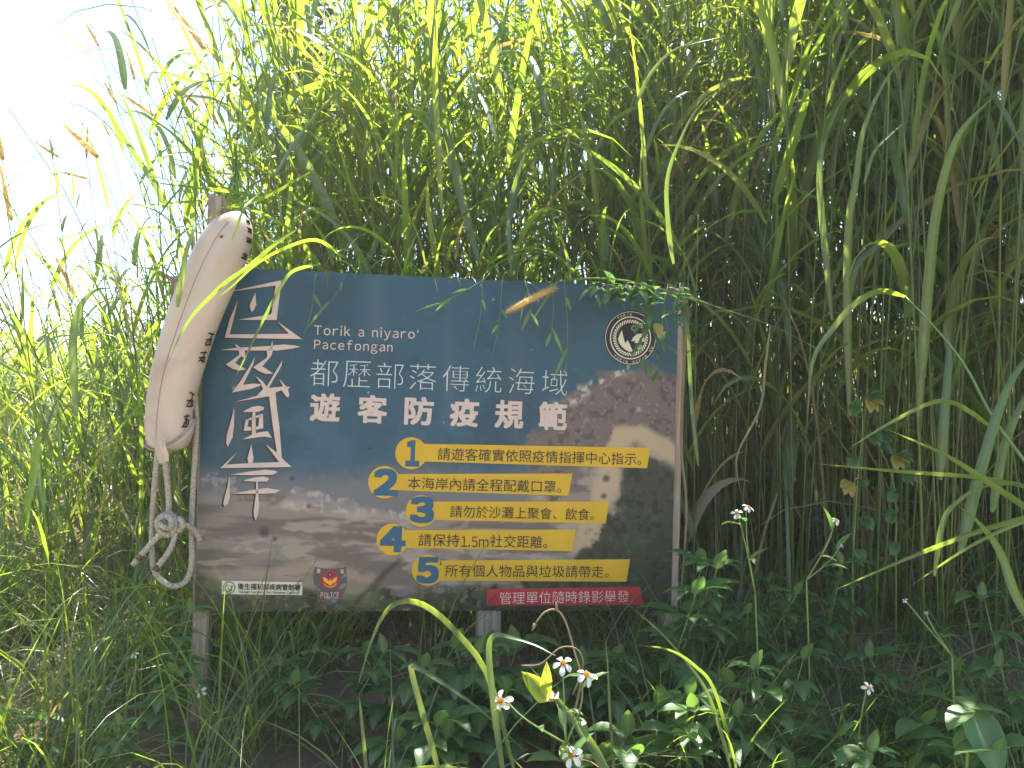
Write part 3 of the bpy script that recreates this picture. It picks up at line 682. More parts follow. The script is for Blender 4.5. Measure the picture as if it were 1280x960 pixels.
tubes('loop', [rp([(199, 556, .0), (196.5, 572, -.03), (193, 610, -.01), (190.5, 650, .012), (190, 690, .01), (194, 715, .01), (207, 729, .012), (221, 732.5, .012), (234, 724, .02), (239.5, 702, .025), (239.5, 660, .04), (241, 620, .05), (244, 570, .055), (245.5, 530, .055), (244, 500, .045), (240, 488, .03)], 110),
               rp([(203, 558, .0), (206, 575, -.028), (209.5, 605, -.01), (211, 635, .0), (209, 652, .0)])], M['rope'], rope)
kn = tubes('knot', [rp([(209, 640, -.002), (216, 646, -.012), (219, 656, -.014), (214, 667, -.012), (205, 667, -.014), (198, 659, -.016), (198, 650, -.016), (206, 644, -.02), (214, 650, -.024), (213, 660, -.022), (204, 658, -.026), (199, 654, -.022)]),
                    rp([(198, 664, .004), (204, 650, .008), (214, 655, .006), (212, 668, .002), (204, 668, -.008)]),
                    rp([(219, 648, -.004), (226, 650, -.012), (228, 658, -.012), (222, 663, -.008), (219, 656, .0)], 30)], M['rope'], rope, RR*1.08)
tubes('rope_tail', [rp([(208, 664, -.004), (198, 671, -.012), (183, 686, -.016), (166, 706, -.016)], 30)], M['rope'], rope)
tubes('rope_tail', [rp([(214, 660, .0), (219, 665, -.006), (214, 684, -.012), (203, 701, -.014), (193, 714, -.014)], 30)], M['rope'], rope)
tubes('rope_tail', [rp([(222, 655, -.01), (232, 656, .0), (242, 662, .018), (248, 670, .03), (250, 675, .032)], 30)], M['rope'], rope)
tubes('taped_end', [rp([(177, 693, -.016), (172.5, 699, -.0165)], 4)], M['twig'], rope, RR*1.12)
tubes('taped_end', [rp([(198.5, 706, -.014), (194, 713, -.0145)], 4)], M['twig'], rope, RR*1.12)

# ------------------------------------------------------------------ grass: many blades in one mesh, each blade bent, folded along its midrib and of its own tint
SUNV = np.array(_d.normalized())
GAPS = [(np.array(at(px, py, Y)), r_) for px, py, Y, r_ in (      # openings in the stand through which the sun reaches the verge
    (626, 876, 1.36, .035), (704, 829, 1.34, .03), (733, 843, 1.33, .03), (668, 858, 1.335, .06), (714, 945, 1.33, .045), (690, 905, 1.35, .04), (720, 905, 1.42, .035),
    (840, 880, 1.47, .06), (905, 935, 1.4, .06), (975, 905, 1.45, .05), (1060, 850, 1.55, .04), (1086, 860, 1.53, .02), (1208, 915, 1.38, .035),
    (530, 758, 1.6, .03), (800, 940, 1.35, .05),
    (100, 800, 1.7, .03), (55, 640, 2.0, .05), (120, 560, 2.1, .06), (330, 880, 1.65, .02), (215, 760, 1.75, .03), (307, 276, 1.78, .07), (270, 330, 1.7, .03))]
def lit_gap(Pn):
    """False for blades that would close one of those openings or pass through or in front of the board"""
    ok = np.ones(len(Pn), bool)
    for g, r_ in GAPS:
        d = Pn-g; al = d @ SUNV; dist = np.linalg.norm(d-al[..., None]*SUNV, axis=-1)
        mid = (d[:, 1:]+d[:, :-1])/2; al2 = mid @ SUNV; dist2 = np.linalg.norm(mid-al2[..., None]*SUNV, axis=-1)
        ok &= ~(((dist < r_) & (al > .12)).any(1) | ((dist2 < r_) & (al2 > .12)).any(1))
    x, y, z = Pn[..., 0], Pn[..., 1], Pn[..., 2]
    return ok & ~((x > -.80) & (x < .46) & (z < 1.64-.06*x) & (z > .85) & (y < 2.06+.12*x)).any(1)
def blades(base, az, th0, bend, length, width, tint, S=8, p=1.4, twist=0.0, fold=.16, az_drift=0.0, sunny=False):
    """vectorised blades; th0 start angle from vertical, bend added towards the tip"""
    N = len(base); t = np.linspace(0, 1, S+1)[None]
    th = th0[:, None]+bend[:, None]*t**p; a = az[:, None]+np.broadcast_to(np.asarray(az_drift), (N,))[:, None]*t
    L = length[:, None]/S
    dx = np.sin(th)*np.sin(a); dy = np.sin(th)*np.cos(a); dz = np.cos(th)
    T = np.stack([dx, dy, dz], -1)
    mid = (T[:, :-1]+T[:, 1:])/2*L[..., None]
    Pn = np.concatenate([np.zeros((N, 1, 3)), np.cumsum(mid, 1)], 1)+base[:, None, :]
    tw_ = np.broadcast_to(np.asarray(twist, float), (N,))
    if sunny:
        ok = lit_gap(Pn); Pn, T, th, a, width, tint, tw_ = Pn[ok], T[ok], th[ok], np.broadcast_to(a, th.shape)[ok], width[ok], tint[ok], tw_[ok]; N = len(Pn)
    side = np.stack([np.cos(a), -np.sin(a), np.zeros_like(a)], -1); nrm = np.cross(side, T)
    tw = tw_[:, None]*(.25+.75*t)
    sd_ = side*np.cos(tw)[..., None]+nrm*np.sin(tw)[..., None]; nn = nrm*np.cos(tw)[..., None]-side*np.sin(tw)[..., None]
    prof = np.minimum(1, .4+t*6)*np.maximum(.03, 1-t**2.3)
    w = width[:, None]*prof/2
    V_ = np.stack([Pn-sd_*w[..., None], Pn+nn*(w*fold*2)[..., None], Pn+sd_*w[..., None]], 2)
    i = np.arange(N)[:, None]*(S+1)*3+np.arange(S)[None]*3
    F_ = np.concatenate([np.stack([i, i+1, i+4, i+3], -1).reshape(-1, 4), np.stack([i+1, i+2, i+5, i+4], -1).reshape(-1, 4)])
    A_ = np.zeros((N, S+1, 3, 3)); A_[..., 0] = tint[:, None, None]; A_[:, :, 1, 1] = 1; A_[..., 2] = t[..., None]
    return V_.reshape(-1, 3), F_, A_.reshape(-1, 3), Pn, th
def culms(base, az, th0, bend, length, r0, tint, S=6, k=4):
    N = len(base); t = np.linspace(0, 1, S+1)[None]
    th = th0[:, None]+bend[:, None]*t**1.6; a = np.broadcast_to(az[:, None], th.shape)
    T = np.stack([np.sin(th)*np.sin(a), np.sin(th)*np.cos(a), np.cos(th)], -1)
    mid = (T[:, :-1]+T[:, 1:])/2*(length[:, None]/S)[..., None]
    Pn = np.concatenate([np.zeros((N, 1, 3)), np.cumsum(mid, 1)], 1)+base[:, None, :]
    side = np.stack([np.cos(a), -np.sin(a), np.zeros_like(a)], -1); nrm = np.cross(side, T)
    r = r0[:, None]*(1-.6*t)
    V_ = np.stack([Pn+(side*math.cos(2*math.pi*j/k)+nrm*math.sin(2*math.pi*j/k))*r[..., None] for j in range(k)], 2)
    i = np.arange(N)[:, None]*(S+1)*k+np.arange(S)[None]*k
    F_ = np.concatenate([np.stack([i+j, i+(j+1) % k, i+k+(j+1) % k, i+k+j], -1).reshape(-1, 4) for j in range(k)])
    A_ = np.zeros((N*(S+1)*k, 3)); A_[:, 0] = np.repeat(tint, (S+1)*k); A_[:, 2] = .3
    return V_.reshape(-1, 3), F_, A_, Pn, th
class Mass:
    def __init__(s): s.v, s.f, s.t, s.n = [], [], [], 0
    def add(s, v, f, t, *_): s.v.append(v); s.f.append(f+s.n); s.t.append(t); s.n += len(v)
    def build(s, name, m, parent=None, origin=None):
        v = np.concatenate(s.v); f = np.concatenate(s.f).astype(np.int32); t = np.concatenate(s.t).astype(np.float32)
        if origin is not None: v = v-np.array(origin)
        me = bpy.data.meshes.new(name); me.vertices.add(len(v)); me.vertices.foreach_set('co', v.astype(np.float32).ravel())
        me.loops.add(f.size); me.loops.foreach_set('vertex_index', f.ravel()); me.polygons.add(len(f))
        me.polygons.foreach_set('loop_start', np.arange(0, f.size, 4, dtype=np.int32))
        try: me.polygons.foreach_set('loop_total', np.full(len(f), 4, np.int32))
        except Exception: pass
        me.polygons.foreach_set('use_smooth', np.ones(len(f), bool))
        a = me.attributes.new('blade', 'FLOAT_VECTOR', 'POINT'); a.data.foreach_set('vector', t.ravel()); me.update(calc_edges=True)
        o = link(name, me, m, parent)
        if parent is None and origin is not None: o.location = origin
        return o
U_ = lambda a, b, n_: rng.uniform(a, b, n_)
def tints(n_, lo=.0, hi=.85, dry=.03):
    t = U_(lo, hi, n_); return np.where(rng.random(n_) < dry, U_(.9, 1, n_), t)
def top_height(x, y):
    """how tall the stand of cane grass is: it runs down to the left where the sky opens, and its front edge stays low enough for the sun"""
    h = np.interp(x+.2*(3.4-y), [-3, -2.3, -1.8, -1.45, -1.05, -.2], [.85, .95, 1.2, 1.5, 2.0, 2.7])+.5*sstep(.6, 1.5, x)
    edge = .86+2.2*(y-1.45)+.35*sstep(-.3, -.7, x)+1.7*sstep(.60, 1.15, x)-ground_z(x, y)
    far = 2.55+.34*(y-2.2)+.9*sstep(.2, 1.2, x)+.8*sstep(.5, 1.4, x)*sstep(2.6, 3.4, y)-.25*sstep(.1, -.5, x)*sstep(2.6, 3.2, y)-ground_z(x, y)
    return np.clip(np.minimum(np.minimum(h, edge), far+.3), .45, 3.4)

# the tall cane-grass stand behind and beside the board
stand = Mass()
def stand_patch(N, x0, x1, y0, y1, hk=(.72, 1.05), nl=8, wl=(.012, .026), ll=(.45, .85), keep=None, fmin=.08):
    bx = U_(x0, x1, N); by = U_(y0, y1, N)
    if keep is not None:
        q = keep(bx, by); bx, by = bx[q], by[q]; N = len(bx)
    # tussocks: pull stems together
    cx = np.round(bx/.16)*.16+.05*np.sin(by*37); bx = bx*.45+cx*.55
    base = np.c_[bx, by, ground_z(bx, by)-.02]
    H = top_height(bx, by)*U_(*hk, N)
    az = rng.normal(math.pi*1.2, 1.2, N)                    # most lean out of the bank, towards the lane
    up_ = 1-.55*sstep(.2, .9, bx); th0 = np.abs(rng.normal(0, .13, N))*up_; bend = np.abs(rng.normal(.32, .28, N))*up_
    nb = (bx > -1.0) & (bx < .6) & (by < 2.9); bend = np.where(nb, bend*.6, bend); th0 = np.where(nb, th0*.5, th0)
    tn = tints(N, .1, .8, .04)
    cv = culms(base, az, th0, bend, H, U_(.0022, .0042, N), tn)
    ok = lit_gap(cv[3]); N = int(ok.sum()); bx, by, H, tn = bx[ok], by[ok], H[ok], tn[ok]
    cv = culms(base[ok], az[ok], th0[ok], bend[ok], H, U_(.0022, .0042, N), tn); az = az[ok]
    stand.add(*cv)
    Pn, th = cv[3], cv[4]; S = Pn.shape[1]-1
    for q in range(nl):
        fr = np.clip(fmin+(1-fmin)*((q+.6)/nl*.94+rng.normal(0, .03, N)), .08, .99)*S; i = fr.astype(int); i = np.minimum(i, S-1); f_ = (fr-i)[:, None]
        b_ = Pn[np.arange(N), i]*(1-f_)+Pn[np.arange(N), i+1]*f_
        g = rng.random(N) < .92
        la = np.where(q % 2 == 0, 0, math.pi)+U_(0, 1, N)*.9+az*1.7
        l_ = U_(*ll, N)*np.clip(H/2.2, .5, 1.05)
        v = blades(b_[g], la[g], U_(.25, .6, N)[g], U_(.5, 2.2, N)[g], l_[g], U_(*wl, N)[g], np.where(rng.random(N) < (.22 if q < 2 else .02), U_(.9, 1, N), np.clip(tn+rng.normal(0, .12, N), 0, .86))[g], S=8, p=1.5, twist=rng.normal(0, .8, N)[g], az_drift=rng.normal(0, .35, N)[g], sunny=True)
        stand.add(*v)
def clear_board(x, y):      # nothing grows through the posts and the panel
    return ~((y < 2.22+.12*x) & (x > -1.0) & (x < .42))
stand_patch(165, -.75, .75, 2.2, 3.0, keep=clear_board, wl=(.012, .026), fmin=.42)
stand_patch(270, .45, 2.4, 2.12, 3.0, keep=clear_board, wl=(.014, .034), fmin=.2)
stand_patch(80, -1.1, .4, 3.0, 4.0, wl=(.016, .030), fmin=.2)
stand_patch(330, .4, 3.2, 3.0, 4.4, wl=(.016, .032), fmin=.25)
stand_patch(150, -3.8, -.8, 2.6, 4.6, nl=7, hk=(.5, 1.0), wl=(.010, .022), ll=(.45, .85))
stand_patch(60, .95, 2.0, 1.95, 2.3, nl=7, hk=(.85, 1.05), wl=(.014, .030), fmin=.45)
stand_patch(200, -.95, 1.0, 2.25, 2.9, keep=clear_board, nl=15, ll=(.14, .34), wl=(.005, .012), fmin=.3)
stand_patch(230, .5, 2.4, 2.2, 3.2, nl=14, ll=(.18, .40), wl=(.006, .014), fmin=.2)
stand_patch(90, -3.2, -.9, 2.3, 3.6, nl=13, hk=(.45, .85), ll=(.14, .34), wl=(.005, .011), fmin=.2)
stand_patch(260, -4.2, -1.0, 3.0, 5.6, nl=9, hk=(.55, .85), wl=(.012, .024), ll=(.4, .8))
stand_patch(46, -2.4, -.8, 2.0, 2.6, nl=6, hk=(.5, .85), wl=(.008, .016), ll=(.4, .7))
# blades that spring from the foot of the stand
N = 1500; bx = U_(-3.2, 3.0, N); by = U_(2.12, 4.4, N); g = clear_board(bx, by); bx, by = bx[g], by[g]; N = len(bx)
stand.add(*blades(np.c_[bx, by, ground_z(bx, by)-.02], np.where((bx > -1.1) & (bx < .8) & (by < 3.3), rng.normal(0, .8, N), U_(0, 6.28, N)), np.abs(rng.normal(.12, .12, N)), U_(.3, 1.9, N), U_(.6, 1.5, N)*np.clip(top_height(bx, by)/2.2, .5, 1), U_(.007, .017, N), tints(N, 0, .8, .08), S=9, twist=rng.normal(0, .7, N), sunny=True))
N = 60; tx = U_(-.62, .40, N)                            # short blades that flop over the board's top edge
stand.add(*blades(np.c_[tx, 1.99+.12*(tx+.17)+U_(.02, .12, N), 1.735-.05*tx+U_(-.03, .10, N)], rng.normal(math.pi, .6, N), U_(.1, 1.1, N), U_(.9, 2.1, N), U_(.10, .30, N), U_(.004, .011, N), tints(N, 0, .7, .12), S=8, p=1.2, twist=rng.normal(0, .8, N)))
tag(stand.build('tall_grass', M['grass']), kind='stuff')

# dead stems and straw inside the stand
dry = Mass()
N = 900; bx = U_(-1.5, 2.6, N); by = U_(2.15, 4.2, N); g = clear_board(bx, by); bx, by = bx[g], by[g]; N = len(bx)
dry.add(*blades(np.c_[bx, by, ground_z(bx, by)-.02], np.where((bx > -1.1) & (bx < .8) & (by < 3.5), rng.normal(0, .8, N), U_(0, 6.28, N)), np.abs(rng.normal(.25, .25, N)), U_(.2, 2.4, N), U_(.5, 1.6, N), U_(.004, .011, N), U_(0, 1, N), S=7, twist=rng.normal(0, 1, N), sunny=True))
N = 1500; bx = U_(-1.7, 2.2, N); by = U_(1.3, 2.9, N)
dry.add(*blades(np.c_[bx, by, ground_z(bx, by)+.01], U_(0, 6.28, N), U_(.9, 1.5, N), U_(-.1, .5, N), U_(.12, .45, N), U_(.003, .008, N), U_(0, 1, N), S=4, twist=rng.normal(0, 1, N)))
tag(dry.build('dead_straw', M['dry']), kind='stuff')

# fine low grass on the verge in front
low = Mass()
def verge(N, x0, x1, y0, y1, l0, l1, w0, w1, keepf=None):
    bx = U_(x0, x1, N); by = U_(y0, y1, N)
    den = fbm(bx[None]*.35+5, by[None]*.35+5, 9, 3, 21)[0]; g = den > .40
    if keepf is not None: g &= keepf(bx, by)
    bx, by = bx[g], by[g]; N = len(bx)
    low.add(*blades(np.c_[bx, by, ground_z(bx, by)-.01], U_(0, 6.28, N), np.abs(rng.normal(.2, .2, N)), U_(.3, 2.1, N), U_(l0, l1, N), U_(w0, w1, N), tints(N, 0, .75, .06), S=7, twist=rng.normal(0, .8, N)))
verge(5200, -2.4, -.1, 1.35, 2.5, .22, .62, .003, .008, lambda x, y: ~((np.abs(x+.77) < .09) & (y < 1.9)))
verge(2600, -.5, .6, 1.45, 2.35, .12, .38, .003, .007)
verge(2600, .3, 1.9, 1.3, 2.3, .12, .42, .003, .008)
tag(low.build('verge_grass', M['grass']), kind='stuff')

# ------------------------------------------------------------------ single long blades and canes that stand out of the mass
def hero(name, pts, width, label, cat, roll=(.2, .5), tint=.4, m='grass', group=None, fold=.16, prof=None, stem=None, n_=26):
    """one blade traced in its own depth: pts are (px, py, distance), root first"""
    P = spline([at(*p) for p in pts], n_)
    k = MB(); k.ribbon(P, width, roll, fold, tint, prof)
    o = k.build(name, M[m], origin=P[0])
    return tag(o, label, cat, group, 'thing')
BL = 'long single grass blades'
def blade_(pts, w, label, **kw): return hero('arching_grass', pts, w, label, 'grass', group=BL, **kw)
blade_([(648, 985, 1.45), (612, 850, 1.5), (572, 792, 1.55), (533, 758, 1.6), (502, 752, 1.62), (480, 768, 1.62), (462, 808, 1.6), (446, 862, 1.58)], .016, 'green grass blade arching left under the lower edge of the board', roll=(.9, .2))
blade_([(632, 990, 1.42), (617, 880, 1.45), (611, 812, 1.48), (619, 794, 1.48), (640, 797, 1.46), (668, 806, 1.44), (695, 820, 1.42)], .013, 'grass blade bent sharply to the right just above the white flowers', roll=(.1, 1.0))
blade_([(556, 990, 1.5), (535, 915, 1.5), (515, 842, 1.52), (520, 834, 1.52), (560, 858, 1.5), (606, 892, 1.48), (655, 938, 1.45)], .012, 'folded grass blade with a sharp kink below the middle of the board', roll=(.1, .6))
blade_([(770, 990, 1.35), (742, 935, 1.4), (720, 905, 1.42), (700, 878, 1.45), (660, 830, 1.5)], .017, 'pale broad grass blade slanting through the white flower cluster', roll=(.2, .4), tint=.6)
blade_([(770, 985, 1.5), (763, 900, 1.52), (760, 840, 1.54), (757, 800, 1.55)], .007, 'thin upright grass blade right of the white flower cluster', roll=(.5, .5), tint=.7)
blade_([(920, 985, 1.45), (890, 880, 1.5), (860, 830, 1.55), (825, 790, 1.6), (786, 757, 1.62)], .008, 'thin grass blade pointing up left at the red warning strip', roll=(.5, .3), tint=.6)
blade_([(925, 985, 1.48), (895, 868, 1.5), (868, 832, 1.52), (835, 812, 1.55), (792, 806, 1.58)], .009, 'thin grass blade lying level below the red warning strip', roll=(.8, .5), tint=.5)
blade_([(460, 985, 1.5), (452, 900, 1.52), (449, 870, 1.53)], .008, 'short upright grass blade at the bottom below the police badge', roll=(.3, .3), tint=.3)
blade_([(700, 985, 1.3), (560, 960, 1.38), (480, 965, 1.4)], .01, 'low grass blade lying along the bottom edge below the board', roll=(.4, .2), tint=.3)
# canes on the right
cane = [(1330, 640, 1.5), (1282, 578, 1.55), (1240, 520, 1.6), (1205, 455, 1.65), (1165, 405, 1.7), (1132, 371, 1.75)]
k = MB(); P = spline([at(*p) for p in cane], 24); k.tube(P, [.0045-.003*i/23 for i in range(24)], 7)
ce = empty('grass_cane', P[0]); tag(ce, 'yellow green cane slanting in from the right edge with drooping blades', 'grass cane')
k.build('stem', M['stem'], ce)
def cane_leaf(pts, w, roll, tint=.6):
    k = MB(); k.ribbon(spline([at(*p) for p in pts], 22), w, roll, .15, tint); k.build('leaf', M['grass'], ce)
cane_leaf([(1132, 371, 1.75), (1100, 364, 1.74), (1068, 380, 1.72), (1040, 412, 1.7), (1016, 452, 1.68), (1009, 528, 1.66)], .020, (1.0, .3))
cane_leaf([(1243, 538, 1.58), (1213, 515, 1.58), (1186, 502, 1.57), (1157, 506, 1.56), (1100, 536, 1.55), (1058, 563, 1.54)], .014, (.9, .5))
cane_leaf([(1300, 612, 1.53), (1224, 597, 1.53), (1120, 589, 1.53), (1015, 579, 1.54)], .013, (.9, .7), .78)
cane_leaf([(1320, 660, 1.5), (1240, 606, 1.5), (1180, 568, 1.5), (1105, 535, 1.5)], .014, (.4, .8), .7)
for p, w, r_, t_, lb in (
    ([(1168, 720, 1.55), (1178, 655, 1.55), (1196, 628, 1.54), (1232, 608, 1.52), (1300, 606, 1.5)], .012, (.4, .9), .5, 'grass blade curling over to the right edge low beside the stand'),
    ([(1310, 640, 1.45), (1224, 664, 1.5), (1137, 697, 1.55), (1045, 737, 1.62)], .013, (.7, .4), .3, 'long dark grass blade sloping down left through the shade right of the board'),
    ([(1310, 640, 1.4), (1250, 664, 1.45), (1201, 690, 1.48), (1136, 734, 1.52)], .009, (.6, .4), .4, 'narrow grass blade sloping down left at the right edge'),
    ([(1290, 780, 1.4), (1268, 740, 1.42), (1250, 690, 1.45), (1225, 655, 1.48), (1195, 630, 1.5)], .018, (.3, .8), .3, 'broad grass blade rising from the lower right edge'),
    ([(1148, 520, 1.9), (1160, 360, 1.85), (1171, 262, 1.8), (1190, 187, 1.75), (1212, 150, 1.72), (1246, 118, 1.7)], .025, (.2, .8), .15, 'broadest grass blade at upper right, bowed with a shiny upper end'),
    ([(1062, 520, 2.0), (1059, 380, 1.95), (1061, 281, 1.9), (1070, 225, 1.87), (1080, 160, 1.85), (1111, 94, 1.82), (1154, 52, 1.8)], .021, (.2, .9), .2, 'tall bowed grass blade in the upper right, glossy where it bends'),
    ([(1040, 400, 2.0), (1025, 240, 2.0), (1029, 180, 2.0), (1044, 142, 2.0), (1060, 110, 2.0)], .018, (.3, .8), .25, 'narrow bowed blade beside the taller glossy one at upper right'),
    ([(842, 330, 1.95), (836, 290, 1.95), (834, 225, 1.95), (852, 172, 1.93), (876, 131, 1.92), (930, 88, 1.9)], .014, (.4, 1.0), .3, 'arching grass blade above the right end of the board'),
    ([(795, 130, 2.0), (815, 90, 2.0), (848, 60, 1.98), (905, 45, 1.95)], .014, (.5, 1.0), .3, 'short arching blade at the top above the emblem'),
    ([(1080, 230, 1.9), (1092, 191, 1.9), (1111, 170, 1.9), (1134, 150, 1.9)], .011, (.6, 1.0), .5, 'short bright blade tip crossing the bowed blades at upper right'),
    ([(1060, 380, 2.0), (1072, 330, 2.0), (1105, 300, 2.0), (1145, 250, 2.0)], .018, (.4, .5), .1, 'dark diagonal grass blade below the glossy bowed blades'),
    ([(1175, 600, 1.8), (1180, 520, 1.8), (1186, 440, 1.82), (1180, 405, 1.85)], .02, (.1, .3), .1, 'dark broad upright blade in the shade at far right'),
    ([(1200, 690, 1.55), (1228, 580, 1.55), (1262, 480, 1.55), (1310, 420, 1.55)], .022, (.1, .3), .1, 'dark broad leaf leaning right across the right edge'),
    ([(1240, 640, 1.6), (1255, 560, 1.6), (1280, 500, 1.6), (1320, 440, 1.6)], .018, (.2, .3), .15, 'second dark broad leaf at the right edge behind the leaning one'),
    ([(873, 583, 1.9), (866, 520, 1.9), (861, 440, 1.92), (859, 380, 1.95), (862, 330, 2.0)], .011, (.3, .3), .1, 'straight hanging blade close to the right edge of the board'),
    ([(660, 375, 1.9), (700, 352, 1.92), (770, 349, 1.92), (849, 368, 1.9), (900, 385, 1.88), (976, 412, 1.85), (1080, 470, 1.8)], .006, (.5, .5), .6, 'long thin blade lying along the top right edge of the board'),
    ([(400, 330, 1.80), (368, 338, 1.80), (352, 357, 1.79), (325, 408, 1.78), (307, 446, 1.78), (286, 488, 1.78)], .009, (.6, .3), .35, 'thin blade hanging across the first big title character'),
    ([(372, 286, 1.74), (345, 304, 1.70), (312, 332, 1.68), (282, 353, 1.66), (262, 372, 1.65), (241, 394, 1.65), (225, 420, 1.655), (208, 458, 1.66)], .012, (.9, .3), .15, 'grey green blade draped down the front of the white float'),
    ([(430, 322, 1.86), (395, 300, 1.82), (352, 312, 1.78), (318, 332, 1.75), (290, 358, 1.72), (272, 372, 1.70)], .013, (.9, .9), .6, 'sunlit pale blade crossing the gap between the float and the board'),
    ([(222, 384, 1.74), (229, 335, 1.74), (238, 298, 1.76), (254, 268, 1.78)], .013, (.2, .5), .65, 'short bright upright blade at the left side of the float'),
    ([(290, 300, 1.72), (304, 262, 1.74), (314, 250, 1.78), (330, 236, 1.82)], .006, (.4, .4), .5, 'thin blade crossing the rounded top of the float'),
    ([(388, 215, 2.2), (330, 247, 2.05), (290, 258, 1.95), (262, 272, 1.85), (245, 286, 1.8)], .013, (.8, .9), .6, 'shiny blade sweeping left above the top of the float'),
    ([(95, 520, 1.9), (91, 430, 1.9), (97, 392, 1.9), (108, 372, 1.9), (122, 362, 1.9), (142, 360, 1.9)], .020, (.2, 1.0), .45, 'broad blade hooked over with a pale shiny crown left of the float'),
    ([(48, 545, 1.8), (42, 590, 1.8), (36, 630, 1.8), (33, 668, 1.8)], .018, (.4, .4), .3, 'broad hanging blade tip low on the left side'),
    ([(215, 265, 2.7), (188, 222, 2.7), (160, 180, 2.7), (138, 145, 2.7), (116, 119, 2.7)], .022, (.4, .4), .5, 'tall green blade leaning left against the white sky'),
    ([(205, 260, 2.6), (192, 222, 2.6), (176, 176, 2.6), (160, 135, 2.6), (148, 112, 2.6)], .020, (.3, .3), .6, 'second tall blade leaning left against the sky beside the first'),
    ([(420, 275, 2.3), (402, 240, 2.3), (378, 196, 2.3), (352, 160, 2.3), (330, 136, 2.3), (318, 100, 2.35)], .028, (.2, .2), .75, 'brightest yellow green blade above the top left of the board'),
    ([(470, 106, 2.4), (440, 103, 2.4), (400, 106, 2.4), (366, 118, 2.4), (330, 138, 2.4), (300, 160, 2.4), (280, 190, 2.4)], .024, (.5, .2), .5, 'long blade arching left in front of the brown leaved shrub'),
    ([(300, 250, 2.3), (241, 252, 2.3), (200, 255, 2.3), (160, 260, 2.35)], .012, (.8, .7), .7, 'level bright blade left of the top of the tall post'),
    ([(330, 246, 2.2), (278, 238, 2.2), (230, 233, 2.2), (186, 227, 2.2)], .013, (.7, .7), .3, 'level dark edged blade just above the top of the tall post'),
    ([(600, 330, 2.2), (580, 260, 2.2), (562, 180, 2.2), (548, 110, 2.2), (530, 40, 2.2), (512, -20, 2.2)], .026, (.3, .2), .35, 'long upright blade in the upper middle running out of the top'),
    ([(560, 160, 2.1), (524, 140, 2.1), (500, 152, 2.1), (482, 176, 2.1), (470, 196, 2.1)], .018, (.7, .9), .6, 'short drooping blade with a white glossy side in the upper middle'),
    ([(640, 345, 2.1), (636, 270, 2.1), (650, 210, 2.1), (668, 170, 2.12)], .016, (.5, .3), .2, 'dark upright blade above the middle of the board'),
    ([(963, 407, 1.9), (957, 455, 1.9), (950, 510, 1.9), (924, 562, 1.88), (921, 590, 1.88), (930, 632, 1.86)], .007, (.5, .5), .95, 'dry wavy blade hanging right of the board')):
    blade_(p, w, lb, roll=r_, tint=t_)

# ------------------------------------------------------------------ grass stalks with bristly seed heads against the sky
def seed_stalk(tip, neck, Y, thick, label, foot=None):
    a, b_ = at(*tip, Y), at(*neck, Y); ax = (b_-a)
    fx = b_.x+ax.normalized().x*.5+rng.normal(0, .08)+.25; fy = Y-.05
    root = Vector((fx, fy, gz(fx, fy)))
    st = empty('seed_head_stalk', root); tag(st, label, 'grass stalk', 'seed head stalks against the sky')
    P = spline([root, root.lerp(b_, .45)+Vector((.03, 0, .05)), b_, b_.lerp(a, .5), a], 34)
    k = MB(); k.tube(P[:28], [.0024-.0016*i/27 for i in range(28)], 5, .5); k.build('stem', M['grass'], st)
    Q = spline([b_, b_.lerp(a, .5)+Vector((0, 0, .01*ax.length)), a], 16)
    k = MB(); k.tube(Q, [thick*(.35+.65*math.sin(math.pi*min(1, (i+.8)/12)**.8/1)**.6) if i < 12 else thick*(1-(i-11)/5.0*.9)*.8 for i in range(16)], 8, .4, nub=.2)
    rr = random.Random(int(tip[0]*7+tip[1]))
    for q in range(260):
        i = rr.uniform(0, 14.9); p = Q[int(i)].lerp(Q[int(i)+1], i-int(i)); t = (Q[int(i)+1]-Q[int(i)]).normalized()
        d = Vector((rr.gauss(0, 1), rr.gauss(0, 1), rr.gauss(0, 1))); d = (d-t*d.dot(t)).normalized()
        e = p+d*thick*rr.uniform(1.5, 2.6)+t*thick*rr.uniform(.6, 2); s_ = d.cross(t)*thick*.10
        k.add([p-s_, p+s_, e], [(0, 1, 2)], rr.random())
    k.build('seed_head', M['seed'], st)
